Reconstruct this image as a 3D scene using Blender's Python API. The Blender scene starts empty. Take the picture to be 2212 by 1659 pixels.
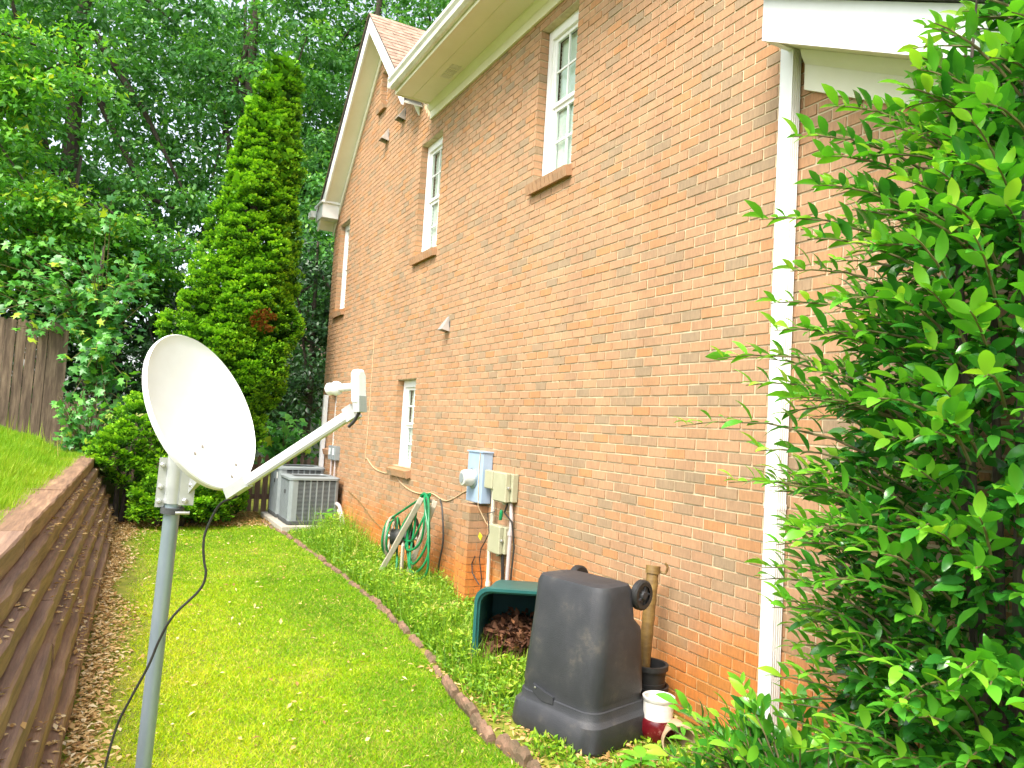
import bpy, math, random
import numpy as np
from mathutils import Vector, Matrix

random.seed(7)
RNG = np.random.default_rng(7)
scene = bpy.context.scene
C = scene.collection

# ------------------------------------------------------------------ camera
cam_d = bpy.data.cameras.new("camera")
cam_o = bpy.data.objects.new("camera", cam_d)
C.objects.link(cam_o)
scene.camera = cam_o
cam_d.sensor_width = 36.0
cam_d.lens = 1600.0 / 2212.0 * 36.0
cam_d.clip_start = 0.05
cam_d.clip_end = 2000.0
YAW, PITCH, ROLL = map(math.radians, (28.0, 3.5, 3.3))
EYE = Vector((0, 0, 1.78))
_f = Vector((math.sin(YAW) * math.cos(PITCH), math.cos(YAW) * math.cos(PITCH), math.sin(PITCH)))
_r = Vector((math.cos(YAW), -math.sin(YAW), 0))
_u = _r.cross(_f)
_r2 = _r * math.cos(ROLL) + _u * math.sin(ROLL)
_u2 = -_r * math.sin(ROLL) + _u * math.cos(ROLL)
_m = Matrix((_r2, _u2, -_f)).transposed().to_4x4()
_m.translation = EYE
cam_o.matrix_world = _m

# ------------------------------------------------------------------ sky, sun, exposure
SUN_TO = Vector((-0.50, -0.30, 0.81)).normalized()      # direction towards the sun
world = bpy.data.worlds.new("World")
scene.world = world
world.use_nodes = True
wn = world.node_tree
bg = wn.nodes["Background"]
sky = wn.nodes.new("ShaderNodeTexSky")
sky.sky_type = 'NISHITA'
sky.sun_disc = False
sky.sun_elevation = math.asin(SUN_TO.z)
sky.sun_rotation = math.atan2(SUN_TO.x, SUN_TO.y)
sky.dust_density = 3.0
sky.air_density = 1.0
hs = wn.nodes.new("ShaderNodeHueSaturation")
hs.inputs["Saturation"].default_value = 0.45
wn.links.new(sky.outputs[0], hs.inputs["Color"])
wn.links.new(hs.outputs[0], bg.inputs[0])
bg.inputs[1].default_value = 0.15
sun_d = bpy.data.lights.new("sun", 'SUN')
sun_d.energy = 1.5
sun_d.angle = math.radians(22)
sun_d.color = (1.0, 0.93, 0.82)
sun_o = bpy.data.objects.new("sun", sun_d)
C.objects.link(sun_o)
sun_o.rotation_euler = (-SUN_TO).to_track_quat('-Z', 'Y').to_euler()
scene.view_settings.view_transform = 'Standard'
scene.view_settings.look = 'None'
scene.view_settings.exposure = 1.68
scene.view_settings.gamma = 1.0
scene.view_settings.use_curve_mapping = False
scene.cycles.max_bounces = 5
scene.cycles.diffuse_bounces = 3
scene.cycles.glossy_bounces = 2
scene.cycles.transmission_bounces = 3
scene.cycles.transparent_max_bounces = 6

# ------------------------------------------------------------------ materials
def _new(name):
    m = bpy.data.materials.new(name)
    m.use_nodes = True
    nt = m.node_tree
    return m, nt, nt.nodes["Principled BSDF"], nt.nodes["Material Output"]

def N(nt, t, **kw):
    n = nt.nodes.new(t)
    for k, v in kw.items():
        setattr(n, k, v)
    return n

def ramp(nt, stops, interp='LINEAR'):
    r = nt.nodes.new("ShaderNodeValToRGB")
    r.color_ramp.interpolation = interp
    e = r.color_ramp.elements
    while len(e) < len(stops):
        e.new(0.5)
    for el, (p, c) in zip(e, stops):
        el.position = p
        el.color = (*c, 1)
    return r

def math_n(nt, op, a, b=None, c=None):
    n = nt.nodes.new("ShaderNodeMath")
    n.operation = op
    for i, v in enumerate((a, b, c)):
        if v is None:
            continue
        if isinstance(v, (int, float)):
            n.inputs[i].default_value = v
        else:
            nt.links.new(v, n.inputs[i])
    return n.outputs[0]

def noise_mat(name, stops, scale=8.0, rough=0.6, bump=0.0, bscale=None, stretch=(1, 1, 1), metallic=0.0, spec=0.5, detail=6.0):
    """A surface whose colour wanders over a ramp by position."""
    m, nt, p, out = _new(name)
    geo = N(nt, "ShaderNodeNewGeometry")
    mp = N(nt, "ShaderNodeMapping")
    mp.inputs["Scale"].default_value = stretch
    nt.links.new(geo.outputs["Position"], mp.inputs["Vector"])
    nz = N(nt, "ShaderNodeTexNoise")
    nz.inputs["Scale"].default_value = scale
    nz.inputs["Detail"].default_value = detail
    nz.inputs["Roughness"].default_value = 0.65
    nt.links.new(mp.outputs[0], nz.inputs["Vector"])
    r = ramp(nt, stops)
    nt.links.new(nz.outputs["Fac"], r.inputs[0])
    nt.links.new(r.outputs[0], p.inputs["Base Color"])
    p.inputs["Roughness"].default_value = rough
    p.inputs["Metallic"].default_value = metallic
    p.inputs["Specular IOR Level"].default_value = spec
    if bump:
        n2 = N(nt, "ShaderNodeTexNoise")
        n2.inputs["Scale"].default_value = bscale or scale * 4
        n2.inputs["Detail"].default_value = 5
        nt.links.new(mp.outputs[0], n2.inputs["Vector"])
        b = N(nt, "ShaderNodeBump")
        b.inputs["Strength"].default_value = bump
        b.inputs["Distance"].default_value = 0.01
        nt.links.new(n2.outputs["Fac"], b.inputs["Height"])
        nt.links.new(b.outputs[0], p.inputs["Normal"])
    return m

def leaf_mat(name, stops, rough=0.45, trans=0.3, spec=0.5):
    m, nt, p, out = _new(name)
    at = N(nt, "ShaderNodeAttribute")
    at.attribute_name = "tint"
    r = ramp(nt, stops)
    nt.links.new(at.outputs["Fac"], r.inputs[0])
    nt.links.new(r.outputs[0], p.inputs["Base Color"])
    p.inputs["Roughness"].default_value = rough
    p.inputs["Specular IOR Level"].default_value = spec
    if trans:
        t = N(nt, "ShaderNodeBsdfTranslucent")
        g = N(nt, "ShaderNodeMixRGB")
        g.blend_type = 'MULTIPLY'
        g.inputs[0].default_value = 1.0
        g.inputs[2].default_value = (1.15, 1.2, 0.5, 1)
        nt.links.new(r.outputs[0], g.inputs[1])
        nt.links.new(g.outputs[0], t.inputs["Color"])
        mx = N(nt, "ShaderNodeMixShader")
        mx.inputs[0].default_value = trans
        nt.links.new(p.outputs[0], mx.inputs[1])
        nt.links.new(t.outputs[0], mx.inputs[2])
        nt.links.new(mx.outputs[0], out.inputs[0])
    return m

CH, BL = 0.0715, 0.195          # brick course height and brick pitch

def brick_mat(name, stain=True):
    m, nt, p, out = _new(name)
    L = nt.links.new
    geo = N(nt, "ShaderNodeNewGeometry")
    sp = N(nt, "ShaderNodeSeparateXYZ")
    L(geo.outputs["Position"], sp.inputs[0])
    row = math_n(nt, 'FLOOR', math_n(nt, 'DIVIDE', sp.outputs[2], CH))
    par = math_n(nt, 'FLOORED_MODULO', row, 2.0)
    hx = math_n(nt, 'ADD', sp.outputs[1], math_n(nt, 'MULTIPLY', sp.outputs[0], 0.0))
    col = math_n(nt, 'FLOOR', math_n(nt, 'DIVIDE', math_n(nt, 'ADD', hx, math_n(nt, 'MULTIPLY', par, BL / 2)), BL))
    cv = N(nt, "ShaderNodeCombineXYZ")
    L(col, cv.inputs[0]); L(row, cv.inputs[1])
    wnz = N(nt, "ShaderNodeTexWhiteNoise", noise_dimensions='2D')
    L(cv.outputs[0], wnz.inputs["Vector"])
    r = ramp(nt, [(0.0, (0.30, 0.21, 0.125)), (0.08, (0.33, 0.218, 0.126)), (0.18, (0.375, 0.220, 0.120)), (0.4, (0.405, 0.228, 0.122)),
                  (0.65, (0.44, 0.252, 0.136)), (0.85, (0.41, 0.222, 0.108)), (0.95, (0.435, 0.212, 0.088)), (1.0, (0.355, 0.212, 0.116))])
    L(wnz.outputs["Value"], r.inputs[0])
    # vertical wire-cut streaks and speckle
    mp = N(nt, "ShaderNodeMapping"); mp.inputs["Scale"].default_value = (75, 75, 16)
    L(geo.outputs["Position"], mp.inputs[0])
    nz = N(nt, "ShaderNodeTexNoise"); nz.inputs["Scale"].default_value = 1.0; nz.inputs["Detail"].default_value = 5
    L(mp.outputs[0], nz.inputs[0])
    big = N(nt, "ShaderNodeTexNoise"); big.inputs["Scale"].default_value = 0.9; big.inputs["Detail"].default_value = 4
    L(geo.outputs["Position"], big.inputs[0])
    fac = math_n(nt, 'ADD', math_n(nt, 'MULTIPLY', math_n(nt, 'SUBTRACT', nz.outputs["Fac"], 0.5), 0.7), 1.0)
    fac2 = math_n(nt, 'ADD', math_n(nt, 'MULTIPLY', math_n(nt, 'SUBTRACT', big.outputs["Fac"], 0.5), 0.35), 1.0)
    fac = math_n(nt, 'MULTIPLY', fac, fac2)
    mps = N(nt, "ShaderNodeMapping"); mps.inputs["Scale"].default_value = (3.5, 3.5, 0.35)     # faint rain streaks
    L(geo.outputs["Position"], mps.inputs[0])
    nst = N(nt, "ShaderNodeTexNoise"); nst.inputs["Scale"].default_value = 1.0; nst.inputs["Detail"].default_value = 5
    L(mps.outputs[0], nst.inputs[0])
    fac = math_n(nt, 'MULTIPLY', fac, math_n(nt, 'ADD', math_n(nt, 'MULTIPLY', math_n(nt, 'SUBTRACT', nst.outputs["Fac"], 0.5), 0.4), 1.0))
    mul = N(nt, "ShaderNodeVectorMath", operation='SCALE')
    L(r.outputs[0], mul.inputs[0]); L(fac, mul.inputs["Scale"])
    colr = mul.outputs[0]
    if stain:                                # red clay splashed up from the bed
        n3 = N(nt, "ShaderNodeTexNoise"); n3.inputs["Scale"].default_value = 1.3; n3.inputs["Detail"].default_value = 6
        L(geo.outputs["Position"], n3.inputs[0])
        hz = math_n(nt, 'ADD', sp.outputs[2], math_n(nt, 'MULTIPLY', math_n(nt, 'SUBTRACT', n3.outputs["Fac"], 0.5), 1.1))
        mr = N(nt, "ShaderNodeMapRange"); mr.interpolation_type = 'SMOOTHSTEP'
        L(hz, mr.inputs[0])
        mr.inputs[1].default_value = 0.85; mr.inputs[2].default_value = 0.22
        mr.inputs[3].default_value = 0.0; mr.inputs[4].default_value = 0.9
        mx = N(nt, "ShaderNodeMixRGB"); mx.blend_type = 'MIX'
        L(mr.outputs[0], mx.inputs[0]); L(colr, mx.inputs[1])
        mm = N(nt, "ShaderNodeMixRGB"); mm.blend_type = 'MULTIPLY'; mm.inputs[0].default_value = 1
        L(colr, mm.inputs[1]); mm.inputs[2].default_value = (1.35, 0.80, 0.22, 1)
        L(mm.outputs[0], mx.inputs[2])
        colr = mx.outputs[0]
    L(colr, p.inputs["Base Color"])
    p.inputs["Roughness"].default_value = 0.85
    b = N(nt, "ShaderNodeBump"); b.inputs["Strength"].default_value = 0.5; b.inputs["Distance"].default_value = 0.004
    L(nz.outputs["Fac"], b.inputs["Height"]); L(b.outputs[0], p.inputs["Normal"])
    return m

def mortar_mat():
    m, nt, p, out = _new("mortar")
    L = nt.links.new
    geo = N(nt, "ShaderNodeNewGeometry")
    sp = N(nt, "ShaderNodeSeparateXYZ"); L(geo.outputs["Position"], sp.inputs[0])
    nz = N(nt, "ShaderNodeTexNoise"); nz.inputs["Scale"].default_value = 14; nz.inputs["Detail"].default_value = 6
    L(geo.outputs["Position"], nz.inputs[0])
    r = ramp(nt, [(0.3, (0.46, 0.37, 0.23)), (0.6, (0.60, 0.50, 0.32)), (0.8, (0.68, 0.59, 0.41))])
    L(nz.outputs["Fac"], r.inputs[0])
    n3 = N(nt, "ShaderNodeTexNoise"); n3.inputs["Scale"].default_value = 1.3; n3.inputs["Detail"].default_value = 6
    L(geo.outputs["Position"], n3.inputs[0])
    hz = math_n(nt, 'ADD', sp.outputs[2], math_n(nt, 'MULTIPLY', math_n(nt, 'SUBTRACT', n3.outputs["Fac"], 0.5), 1.1))
    mr = N(nt, "ShaderNodeMapRange"); mr.interpolation_type = 'SMOOTHSTEP'
    L(hz, mr.inputs[0])
    mr.inputs[1].default_value = 0.85; mr.inputs[2].default_value = 0.22
    mr.inputs[3].default_value = 0.0; mr.inputs[4].default_value = 0.7
    mm = N(nt, "ShaderNodeMixRGB"); mm.blend_type = 'MULTIPLY'
    L(mr.outputs[0], mm.inputs[0]); L(r.outputs[0], mm.inputs[1]); mm.inputs[2].default_value = (1.0, 0.68, 0.3, 1)
    L(mm.outputs[0], p.inputs["Base Color"])
    p.inputs["Roughness"].default_value = 0.95
    return m

M = {}
M['brick'] = brick_mat("brick")
M['mortar'] = mortar_mat()
M['white'] = noise_mat("white_paint", [(0.3, (0.80, 0.79, 0.76)), (0.7, (0.87, 0.87, 0.85))], 5, 0.45)
M['cream'] = noise_mat("cream_paint", [(0.3, (0.77, 0.74, 0.58)), (0.7, (0.83, 0.80, 0.66))], 3, 0.55)
M['gutter'] = noise_mat("gutter_paint", [(0.25, (0.50, 0.46, 0.36)), (0.5, (0.74, 0.72, 0.64)), (0.7, (0.80, 0.78, 0.72))], 3, 0.4, stretch=(1, 1, 5))
M['shingle'] = noise_mat("shingle", [(0.3, (0.20, 0.13, 0.09)), (0.5, (0.36, 0.24, 0.17)), (0.7, (0.48, 0.34, 0.25))], 9, 0.95, 0.4, 120, (1, 1, 1))
M['blind'] = noise_mat("blind", [(0.3, (0.78, 0.79, 0.76)), (0.7, (0.86, 0.87, 0.84))], 2, 0.6)
M['dark'] = noise_mat("dark_void", [(0.3, (0.012, 0.012, 0.012)), (0.7, (0.02, 0.02, 0.02))], 3, 0.9)
M['timber'] = noise_mat("timber", [(0.22, (0.09, 0.052, 0.035)), (0.42, (0.20, 0.115, 0.07)), (0.58, (0.29, 0.17, 0.10)), (0.78, (0.44, 0.29, 0.17))], 3.2, 0.7, 0.6, 9, (6, 0.5, 6))
M['timber2'] = noise_mat("timber_pinkish", [(0.22, (0.105, 0.064, 0.048)), (0.45, (0.23, 0.14, 0.098)), (0.62, (0.32, 0.20, 0.135)), (0.8, (0.45, 0.32, 0.21))], 3.0, 0.7, 0.6, 9, (6, 0.5, 6))
M['fenceboard'] = noise_mat("weathered_board", [(0.25, (0.045, 0.028, 0.018)), (0.45, (0.11, 0.073, 0.047)), (0.6, (0.20, 0.14, 0.09)), (0.8, (0.34, 0.26, 0.18))], 2.2, 0.85, 0.5, 10, (6, 6, 0.7))
M['picket'] = noise_mat("picket_wood", [(0.2, (0.10, 0.06, 0.045)), (0.5, (0.21, 0.13, 0.095)), (0.8, (0.34, 0.24, 0.17))], 3, 0.85, 0.4, 12, (6, 6, 0.7))
M['bark'] = noise_mat("bark", [(0.3, (0.035, 0.027, 0.02)), (0.6, (0.09, 0.07, 0.05)), (0.8, (0.14, 0.115, 0.085))], 6, 0.95, 0.8, 20, (3, 3, 0.7))
M['twig'] = noise_mat("twig", [(0.3, (0.10, 0.075, 0.03)), (0.7, (0.22, 0.19, 0.07))], 12, 0.7)
M['galv'] = noise_mat("galvanised_steel", [(0.3, (0.26, 0.33, 0.37)), (0.55, (0.33, 0.41, 0.455)), (0.75, (0.40, 0.47, 0.51))], 6, 0.42, 0.05, 60, (1, 1, .4), metallic=0.55)
M['armgrey'] = noise_mat("arm_paint", [(0.3, (0.58, 0.60, 0.57)), (0.7, (0.68, 0.70, 0.67))], 8, 0.4, metallic=0.1)
M['dishwhite'] = noise_mat("dish_paint", [(0.25, (0.80, 0.79, 0.74)), (0.6, (0.88, 0.88, 0.85))], 4, 0.35)
M['bracket'] = noise_mat("bracket_grey", [(0.3, (0.42, 0.44, 0.43)), (0.7, (0.56, 0.58, 0.57))], 10, 0.4, metallic=0.35)
M['chrome'] = noise_mat("bolt_zinc", [(0.3, (0.55, 0.55, 0.54)), (0.7, (0.7, 0.7, 0.69))], 30, 0.3, metallic=0.8)
M['blackcable'] = noise_mat("black_cable", [(0.3, (0.02, 0.02, 0.02)), (0.7, (0.035, 0.033, 0.03))], 20, 0.5)
M['beigecable'] = noise_mat("beige_cable", [(0.3, (0.50, 0.36, 0.20)), (0.7, (0.62, 0.47, 0.28))], 20, 0.6)
M['acgrey'] = noise_mat("condenser_grey", [(0.3, (0.24, 0.275, 0.28)), (0.7, (0.31, 0.345, 0.35))], 4, 0.45, metallic=0.1)
M['acdark'] = noise_mat("condenser_dark", [(0.3, (0.045, 0.05, 0.05)), (0.7, (0.075, 0.08, 0.08))], 30, 0.7)
M['concrete'] = noise_mat("concrete", [(0.3, (0.34, 0.31, 0.25)), (0.7, (0.5, 0.47, 0.4))], 8, 0.9, 0.3)
M['meterblue'] = noise_mat("meter_box_blue", [(0.3, (0.31, 0.42, 0.56)), (0.7, (0.38, 0.49, 0.63))], 6, 0.45)
M['meterglass'] = noise_mat("meter_glass", [(0.3, (0.55, 0.55, 0.50)), (0.7, (0.66, 0.66, 0.62))], 40, 0.12)
M['khaki'] = noise_mat("khaki_box", [(0.3, (0.36, 0.35, 0.22)), (0.7, (0.44, 0.43, 0.29))], 6, 0.5)
M['pvc'] = noise_mat("white_conduit", [(0.3, (0.58, 0.55, 0.44)), (0.7, (0.70, 0.66, 0.55))], 6, 0.5)
M['conduit'] = noise_mat("grey_conduit", [(0.3, (0.42, 0.36, 0.34)), (0.7, (0.52, 0.46, 0.44))], 6, 0.5)
M['yellow'] = noise_mat("yellow_tag", [(0.3, (0.75, 0.60, 0.02)), (0.7, (0.80, 0.66, 0.03))], 6, 0.5)
M['binblack'] = noise_mat("black_bin_plastic", [(0.3, (0.027, 0.029, 0.034)), (0.50, (0.037, 0.039, 0.045)), (0.58, (0.047, 0.048, 0.052)), (0.66, (0.085, 0.078, 0.070)), (0.75, (0.15, 0.13, 0.105))], 4, 0.55, 0.3, 240)
M['bingreen'] = noise_mat("green_bin_plastic", [(0.3, (0.012, 0.10, 0.095)), (0.7, (0.022, 0.14, 0.125))], 6, 0.45, 0.15, 200)
M['tyre'] = noise_mat("wheel_plastic", [(0.3, (0.014, 0.014, 0.014)), (0.7, (0.03, 0.03, 0.03))], 14, 0.55)
M['hose'] = noise_mat("green_hose", [(0.3, (0.0, 0.12, 0.035)), (0.55, (0.005, 0.22, 0.07)), (0.8, (0.06, 0.30, 0.10))], 7, 0.35)
M['reel'] = noise_mat("beige_plastic", [(0.3, (0.40, 0.35, 0.26)), (0.7, (0.52, 0.47, 0.37))], 5, 0.55)
M['reeldrum'] = noise_mat("dark_drum", [(0.3, (0.03, 0.035, 0.03)), (0.7, (0.07, 0.075, 0.065))], 8, 0.6)
M['pipe'] = noise_mat("brown_pipe", [(0.3, (0.12, 0.065, 0.02)), (0.55, (0.22, 0.135, 0.04)), (0.75, (0.32, 0.21, 0.07))], 9, 0.5, stretch=(1, 1, 3))
M['potwhite'] = noise_mat("white_pot", [(0.3, (0.68, 0.66, 0.60)), (0.7, (0.8, 0.79, 0.75))], 16, 0.4, 0.2, 80, (1, 1, 4))
M['potred'] = noise_mat("red_glaze", [(0.3, (0.07, 0.003, 0.006)), (0.62, (0.12, 0.006, 0.010)), (0.74, (0.30, 0.14, 0.11))], 18, 0.22)
M['pottan'] = noise_mat("tan_pot", [(0.3, (0.42, 0.27, 0.15)), (0.7, (0.55, 0.40, 0.25))], 10, 0.7)
M['edging'] = noise_mat("edging_stone", [(0.25, (0.07, 0.055, 0.03)), (0.42, (0.14, 0.095, 0.055)), (0.6, (0.26, 0.15, 0.095)), (0.8, (0.36, 0.27, 0.17))], 7, 0.9, 0.6, 60)
M['steel'] = noise_mat("vent_aluminium", [(0.3, (0.42, 0.40, 0.37)), (0.7, (0.62, 0.60, 0.57))], 6, 0.35, metallic=0.4)
M['siding'] = noise_mat("pale_siding", [(0.3, (0.62, 0.61, 0.60)), (0.7, (0.72, 0.71, 0.70))], 2, 0.7)
M['roofdark'] = noise_mat("roof_edge", [(0.3, (0.03, 0.028, 0.026)), (0.7, (0.06, 0.055, 0.05))], 10, 0.9)

def glass_mat():
    m, nt, p, out = _new("window_glass")
    p.inputs["Base Color"].default_value = (0.9, 0.95, 0.93, 1)
    p.inputs["Roughness"].default_value = 0.03
    p.inputs["Specular IOR Level"].default_value = 0.8
    tr = N(nt, "ShaderNodeBsdfTransparent"); tr.inputs[0].default_value = (0.92, 0.97, 0.94, 1)
    gl = N(nt, "ShaderNodeBsdfGlossy"); gl.inputs["Roughness"].default_value = 0.02
    lw = N(nt, "ShaderNodeLayerWeight"); lw.inputs[0].default_value = 0.5
    fr = nt.nodes.new("ShaderNodeMath"); fr.operation = 'MULTIPLY_ADD'
    nt.links.new(math_n(nt, 'POWER', lw.outputs["Facing"], 4.0), fr.inputs[0])
    fr.inputs[1].default_value = 0.5; fr.inputs[2].default_value = 0.04
    mx = N(nt, "ShaderNodeMixShader")
    nt.links.new(fr.outputs[0], mx.inputs[0]); nt.links.new(tr.outputs[0], mx.inputs[1]); nt.links.new(gl.outputs[0], mx.inputs[2])
    nt.links.new(mx.outputs[0], out.inputs[0])
    return m
M['glass'] = glass_mat()

# soil / lawn ground
M['soil'] = noise_mat("soil_and_thatch", [(0.25, (0.13, 0.10, 0.02)), (0.45, (0.17, 0.20, 0.015)), (0.62, (0.28, 0.27, 0.03)), (0.8, (0.42, 0.32, 0.09))], 5, 0.95, 0.5, 60)
M['upsoil'] = noise_mat("upper_lawn_soil", [(0.3, (0.05, 0.10, 0.012)), (0.7, (0.14, 0.19, 0.03))], 5, 0.95, 0.5, 60)
GR = [(0.0, (0.09, 0.25, 0.004)), (0.3, (0.22, 0.44, 0.005)), (0.55, (0.42, 0.58, 0.006)), (0.78, (0.62, 0.64, 0.012)), (1.0, (0.80, 0.68, 0.20))]
M['grass'] = leaf_mat("lawn_grass", GR, 0.6, 0.3, 0.3)
M['grass2'] = leaf_mat("upper_grass", [(0.0, (0.10, 0.27, 0.010)), (0.5, (0.22, 0.44, 0.014)), (0.85, (0.36, 0.50, 0.02)), (1.0, (0.5, 0.44, 0.12))], 0.55, 0.35, 0.3)
M['weed'] = leaf_mat("weeds", [(0.0, (0.06, 0.17, 0.008)), (0.5, (0.18, 0.38, 0.015)), (0.85, (0.36, 0.52, 0.02)), (1.0, (0.58, 0.48, 0.14))], 0.5, 0.3)
M['litter'] = leaf_mat("dry_leaves", [(0.0, (0.18, 0.085, 0.03)), (0.35, (0.44, 0.25, 0.085)), (0.7, (0.66, 0.46, 0.20)), (1.0, (0.80, 0.68, 0.46))], 0.8, 0.1, 0.3)
M['deadleaf'] = leaf_mat("brown_leaves", [(0.0, (0.05, 0.022, 0.012)), (0.5, (0.14, 0.06, 0.03)), (0.85, (0.26, 0.13, 0.06)), (1.0, (0.42, 0.17, 0.07))], 0.75, 0.1, 0.3)
M['conifer'] = leaf_mat("conifer_sprays", [(0.0, (0.018, 0.07, 0.008)), (0.35, (0.08, 0.25, 0.012)), (0.65, (0.22, 0.52, 0.018)), (0.96, (0.40, 0.70, 0.025)), (1.0, (0.40, 0.16, 0.04))], 0.6, 0.25, 0.3)
M['oakleaf'] = leaf_mat("oak_leaves", [(0.0, (0.035, 0.13, 0.035)), (0.5, (0.10, 0.31, 0.065)), (0.85, (0.21, 0.48, 0.075)), (1.0, (0.36, 0.60, 0.08))], 0.42, 0.35)
M['brightleaf'] = leaf_mat("bright_leaves", [(0.0, (0.03, 0.13, 0.022)), (0.45, (0.095, 0.32, 0.035)), (0.8, (0.22, 0.51, 0.04)), (0.95, (0.46, 0.66, 0.04)), (1.0, (0.60, 0.58, 0.05))], 0.42, 0.4)
M['darkleaf'] = leaf_mat("dark_evergreen_leaves", [(0.0, (0.014, 0.045, 0.014)), (0.6, (0.04, 0.115, 0.032)), (1.0, (0.09, 0.21, 0.05))], 0.4, 0.12)
M['gumleaf'] = leaf_mat("star_leaves", [(0.0, (0.03, 0.14, 0.03)), (0.5, (0.08, 0.31, 0.05)), (0.85, (0.18, 0.48, 0.06)), (1.0, (0.46, 0.62, 0.05))], 0.38, 0.3)
M['bushleaf'] = leaf_mat("bush_leaves", [(0.0, (0.016, 0.10, 0.016)), (0.3, (0.04, 0.22, 0.024)), (0.65, (0.13, 0.44, 0.030)), (0.9, (0.26, 0.58, 0.04)), (1.0, (0.36, 0.62, 0.05))], 0.24, 0.32, 0.8)

# ------------------------------------------------------------------ object helpers
def link(o, parent=None):
    C.objects.link(o)
    if parent is not None:
        o.parent = parent
        if parent.type == 'EMPTY':
            o.location = Vector(o.location) - parent.location
    return o

def thing(name, label, cat, loc=(0, 0, 0), group=None):
    e = bpy.data.objects.new(name, None)
    e.empty_display_size = 0.1
    e.location = loc
    C.objects.link(e)
    e['label'] = label
    e['category'] = cat
    if group:
        e['group'] = group
    return e

def tag(o, label=None, cat=None, group=None, kind=None):
    if label: o['label'] = label
    if cat: o['category'] = cat
    if group: o['group'] = group
    if kind: o['kind'] = kind
    return o

class MB:
    def __init__(s):
        s.v, s.f = [], []
    def add(s, vs, fs):
        n = len(s.v)
        s.v.extend([tuple(p) for p in vs])
        s.f.extend([tuple(i + n for i in f) for f in fs])
        return s
    def box(s, x0, x1, y0, y1, z0, z1):
        return s.add([(x0, y0, z0), (x1, y0, z0), (x1, y1, z0), (x0, y1, z0), (x0, y0, z1), (x1, y0, z1), (x1, y1, z1), (x0, y1, z1)],
                     [(0, 3, 2, 1), (4, 5, 6, 7), (0, 1, 5, 4), (1, 2, 6, 5), (2, 3, 7, 6), (3, 0, 4, 7)])
    def obox(s, c, ax, ay, az, hx, hy, hz):
        c, ax, ay, az = Vector(c), Vector(ax), Vector(ay), Vector(az)
        vs = [c + ax * (hx * i) + ay * (hy * j) + az * (hz * k) for k in (-1, 1) for (i, j) in ((-1, -1), (1, -1), (1, 1), (-1, 1))]
        return s.add(vs, [(0, 3, 2, 1), (4, 5, 6, 7), (0, 1, 5, 4), (1, 2, 6, 5), (2, 3, 7, 6), (3, 0, 4, 7)])
    def loft(s, rings, cap=True, closed=True):
        n = len(rings[0]); base = len(s.v)
        for r in rings:
            s.v.extend([tuple(p) for p in r])
        for i in range(len(rings) - 1):
            for j in range(n if closed else n - 1):
                a, b = base + i * n + j, base + i * n + (j + 1) % n
                s.f.append((a, b, b + n, a + n))
        if cap:
            s.f.append(tuple(base + j for j in reversed(range(n))))
            s.f.append(tuple(base + (len(rings) - 1) * n + j for j in range(n)))
        return s
    def tube(s, path, r, n=8, cap=True):
        path = [Vector(p) for p in path]
        rs = r if isinstance(r, (list, tuple)) else [r] * len(path)
        rings, up = [], None
        for i, p in enumerate(path):
            t = (path[min(i + 1, len(path) - 1)] - path[max(i - 1, 0)]).normalized()
            if up is None:
                up = t.orthogonal().normalized()
            up = (up - t * up.dot(t))
            up = up.normalized() if up.length > 1e-6 else t.orthogonal().normalized()
            w = t.cross(up)
            rings.append([p + (up * math.cos(2 * math.pi * k / n) + w * math.sin(2 * math.pi * k / n)) * rs[i] for k in range(n)])
        return s.loft(rings, cap)
    def lathe(s, prof, mat=None, n=24, cap=True):
        mat = mat or Matrix()
        return s.loft([[mat @ Vector((r * math.cos(2 * math.pi * k / n), r * math.sin(2 * math.pi * k / n), z)) for k in range(n)] for r, z in prof], cap)
    def build(s, name, mat, parent=None, smooth=False, loc=None):
        me = bpy.data.meshes.new(name)
        me.from_pydata(s.v, [], s.f)
        me.validate()
        if smooth:
            me.polygons.foreach_set("use_smooth", [True] * len(me.polygons))
            if smooth != 'all':
                me.set_sharp_from_angle(angle=math.radians(40))
        me.materials.append(mat)
        o = bpy.data.objects.new(name, me)
        if loc is not None:
            o.location = loc
        return link(o, parent)

def np_mesh(name, V, T, tint, mat, parent=None, smooth=False):
    V = np.asarray(V, np.float32); T = np.asarray(T, np.int32)
    me = bpy.data.meshes.new(name)
    nf = len(T)
    me.vertices.add(len(V)); me.vertices.foreach_set("co", V.ravel())
    me.loops.add(nf * 3); me.loops.foreach_set("vertex_index", T.ravel())
    me.polygons.add(nf); me.polygons.foreach_set("loop_start", np.arange(0, nf * 3, 3, dtype=np.int32))
    me.update(calc_edges=True)
    a = me.attributes.new("tint", 'FLOAT', 'FACE')
    a.data.foreach_set("value", np.clip(np.asarray(tint, np.float32), 0, 1))
    if smooth:
        me.polygons.foreach_set("use_smooth", np.ones(nf, bool))
    me.materials.append(mat)
    o = bpy.data.objects.new(name, me)
    return link(o, parent)

def nrm(a):
    return a / np.maximum(np.linalg.norm(a, axis=-1, keepdims=True), 1e-9)

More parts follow.
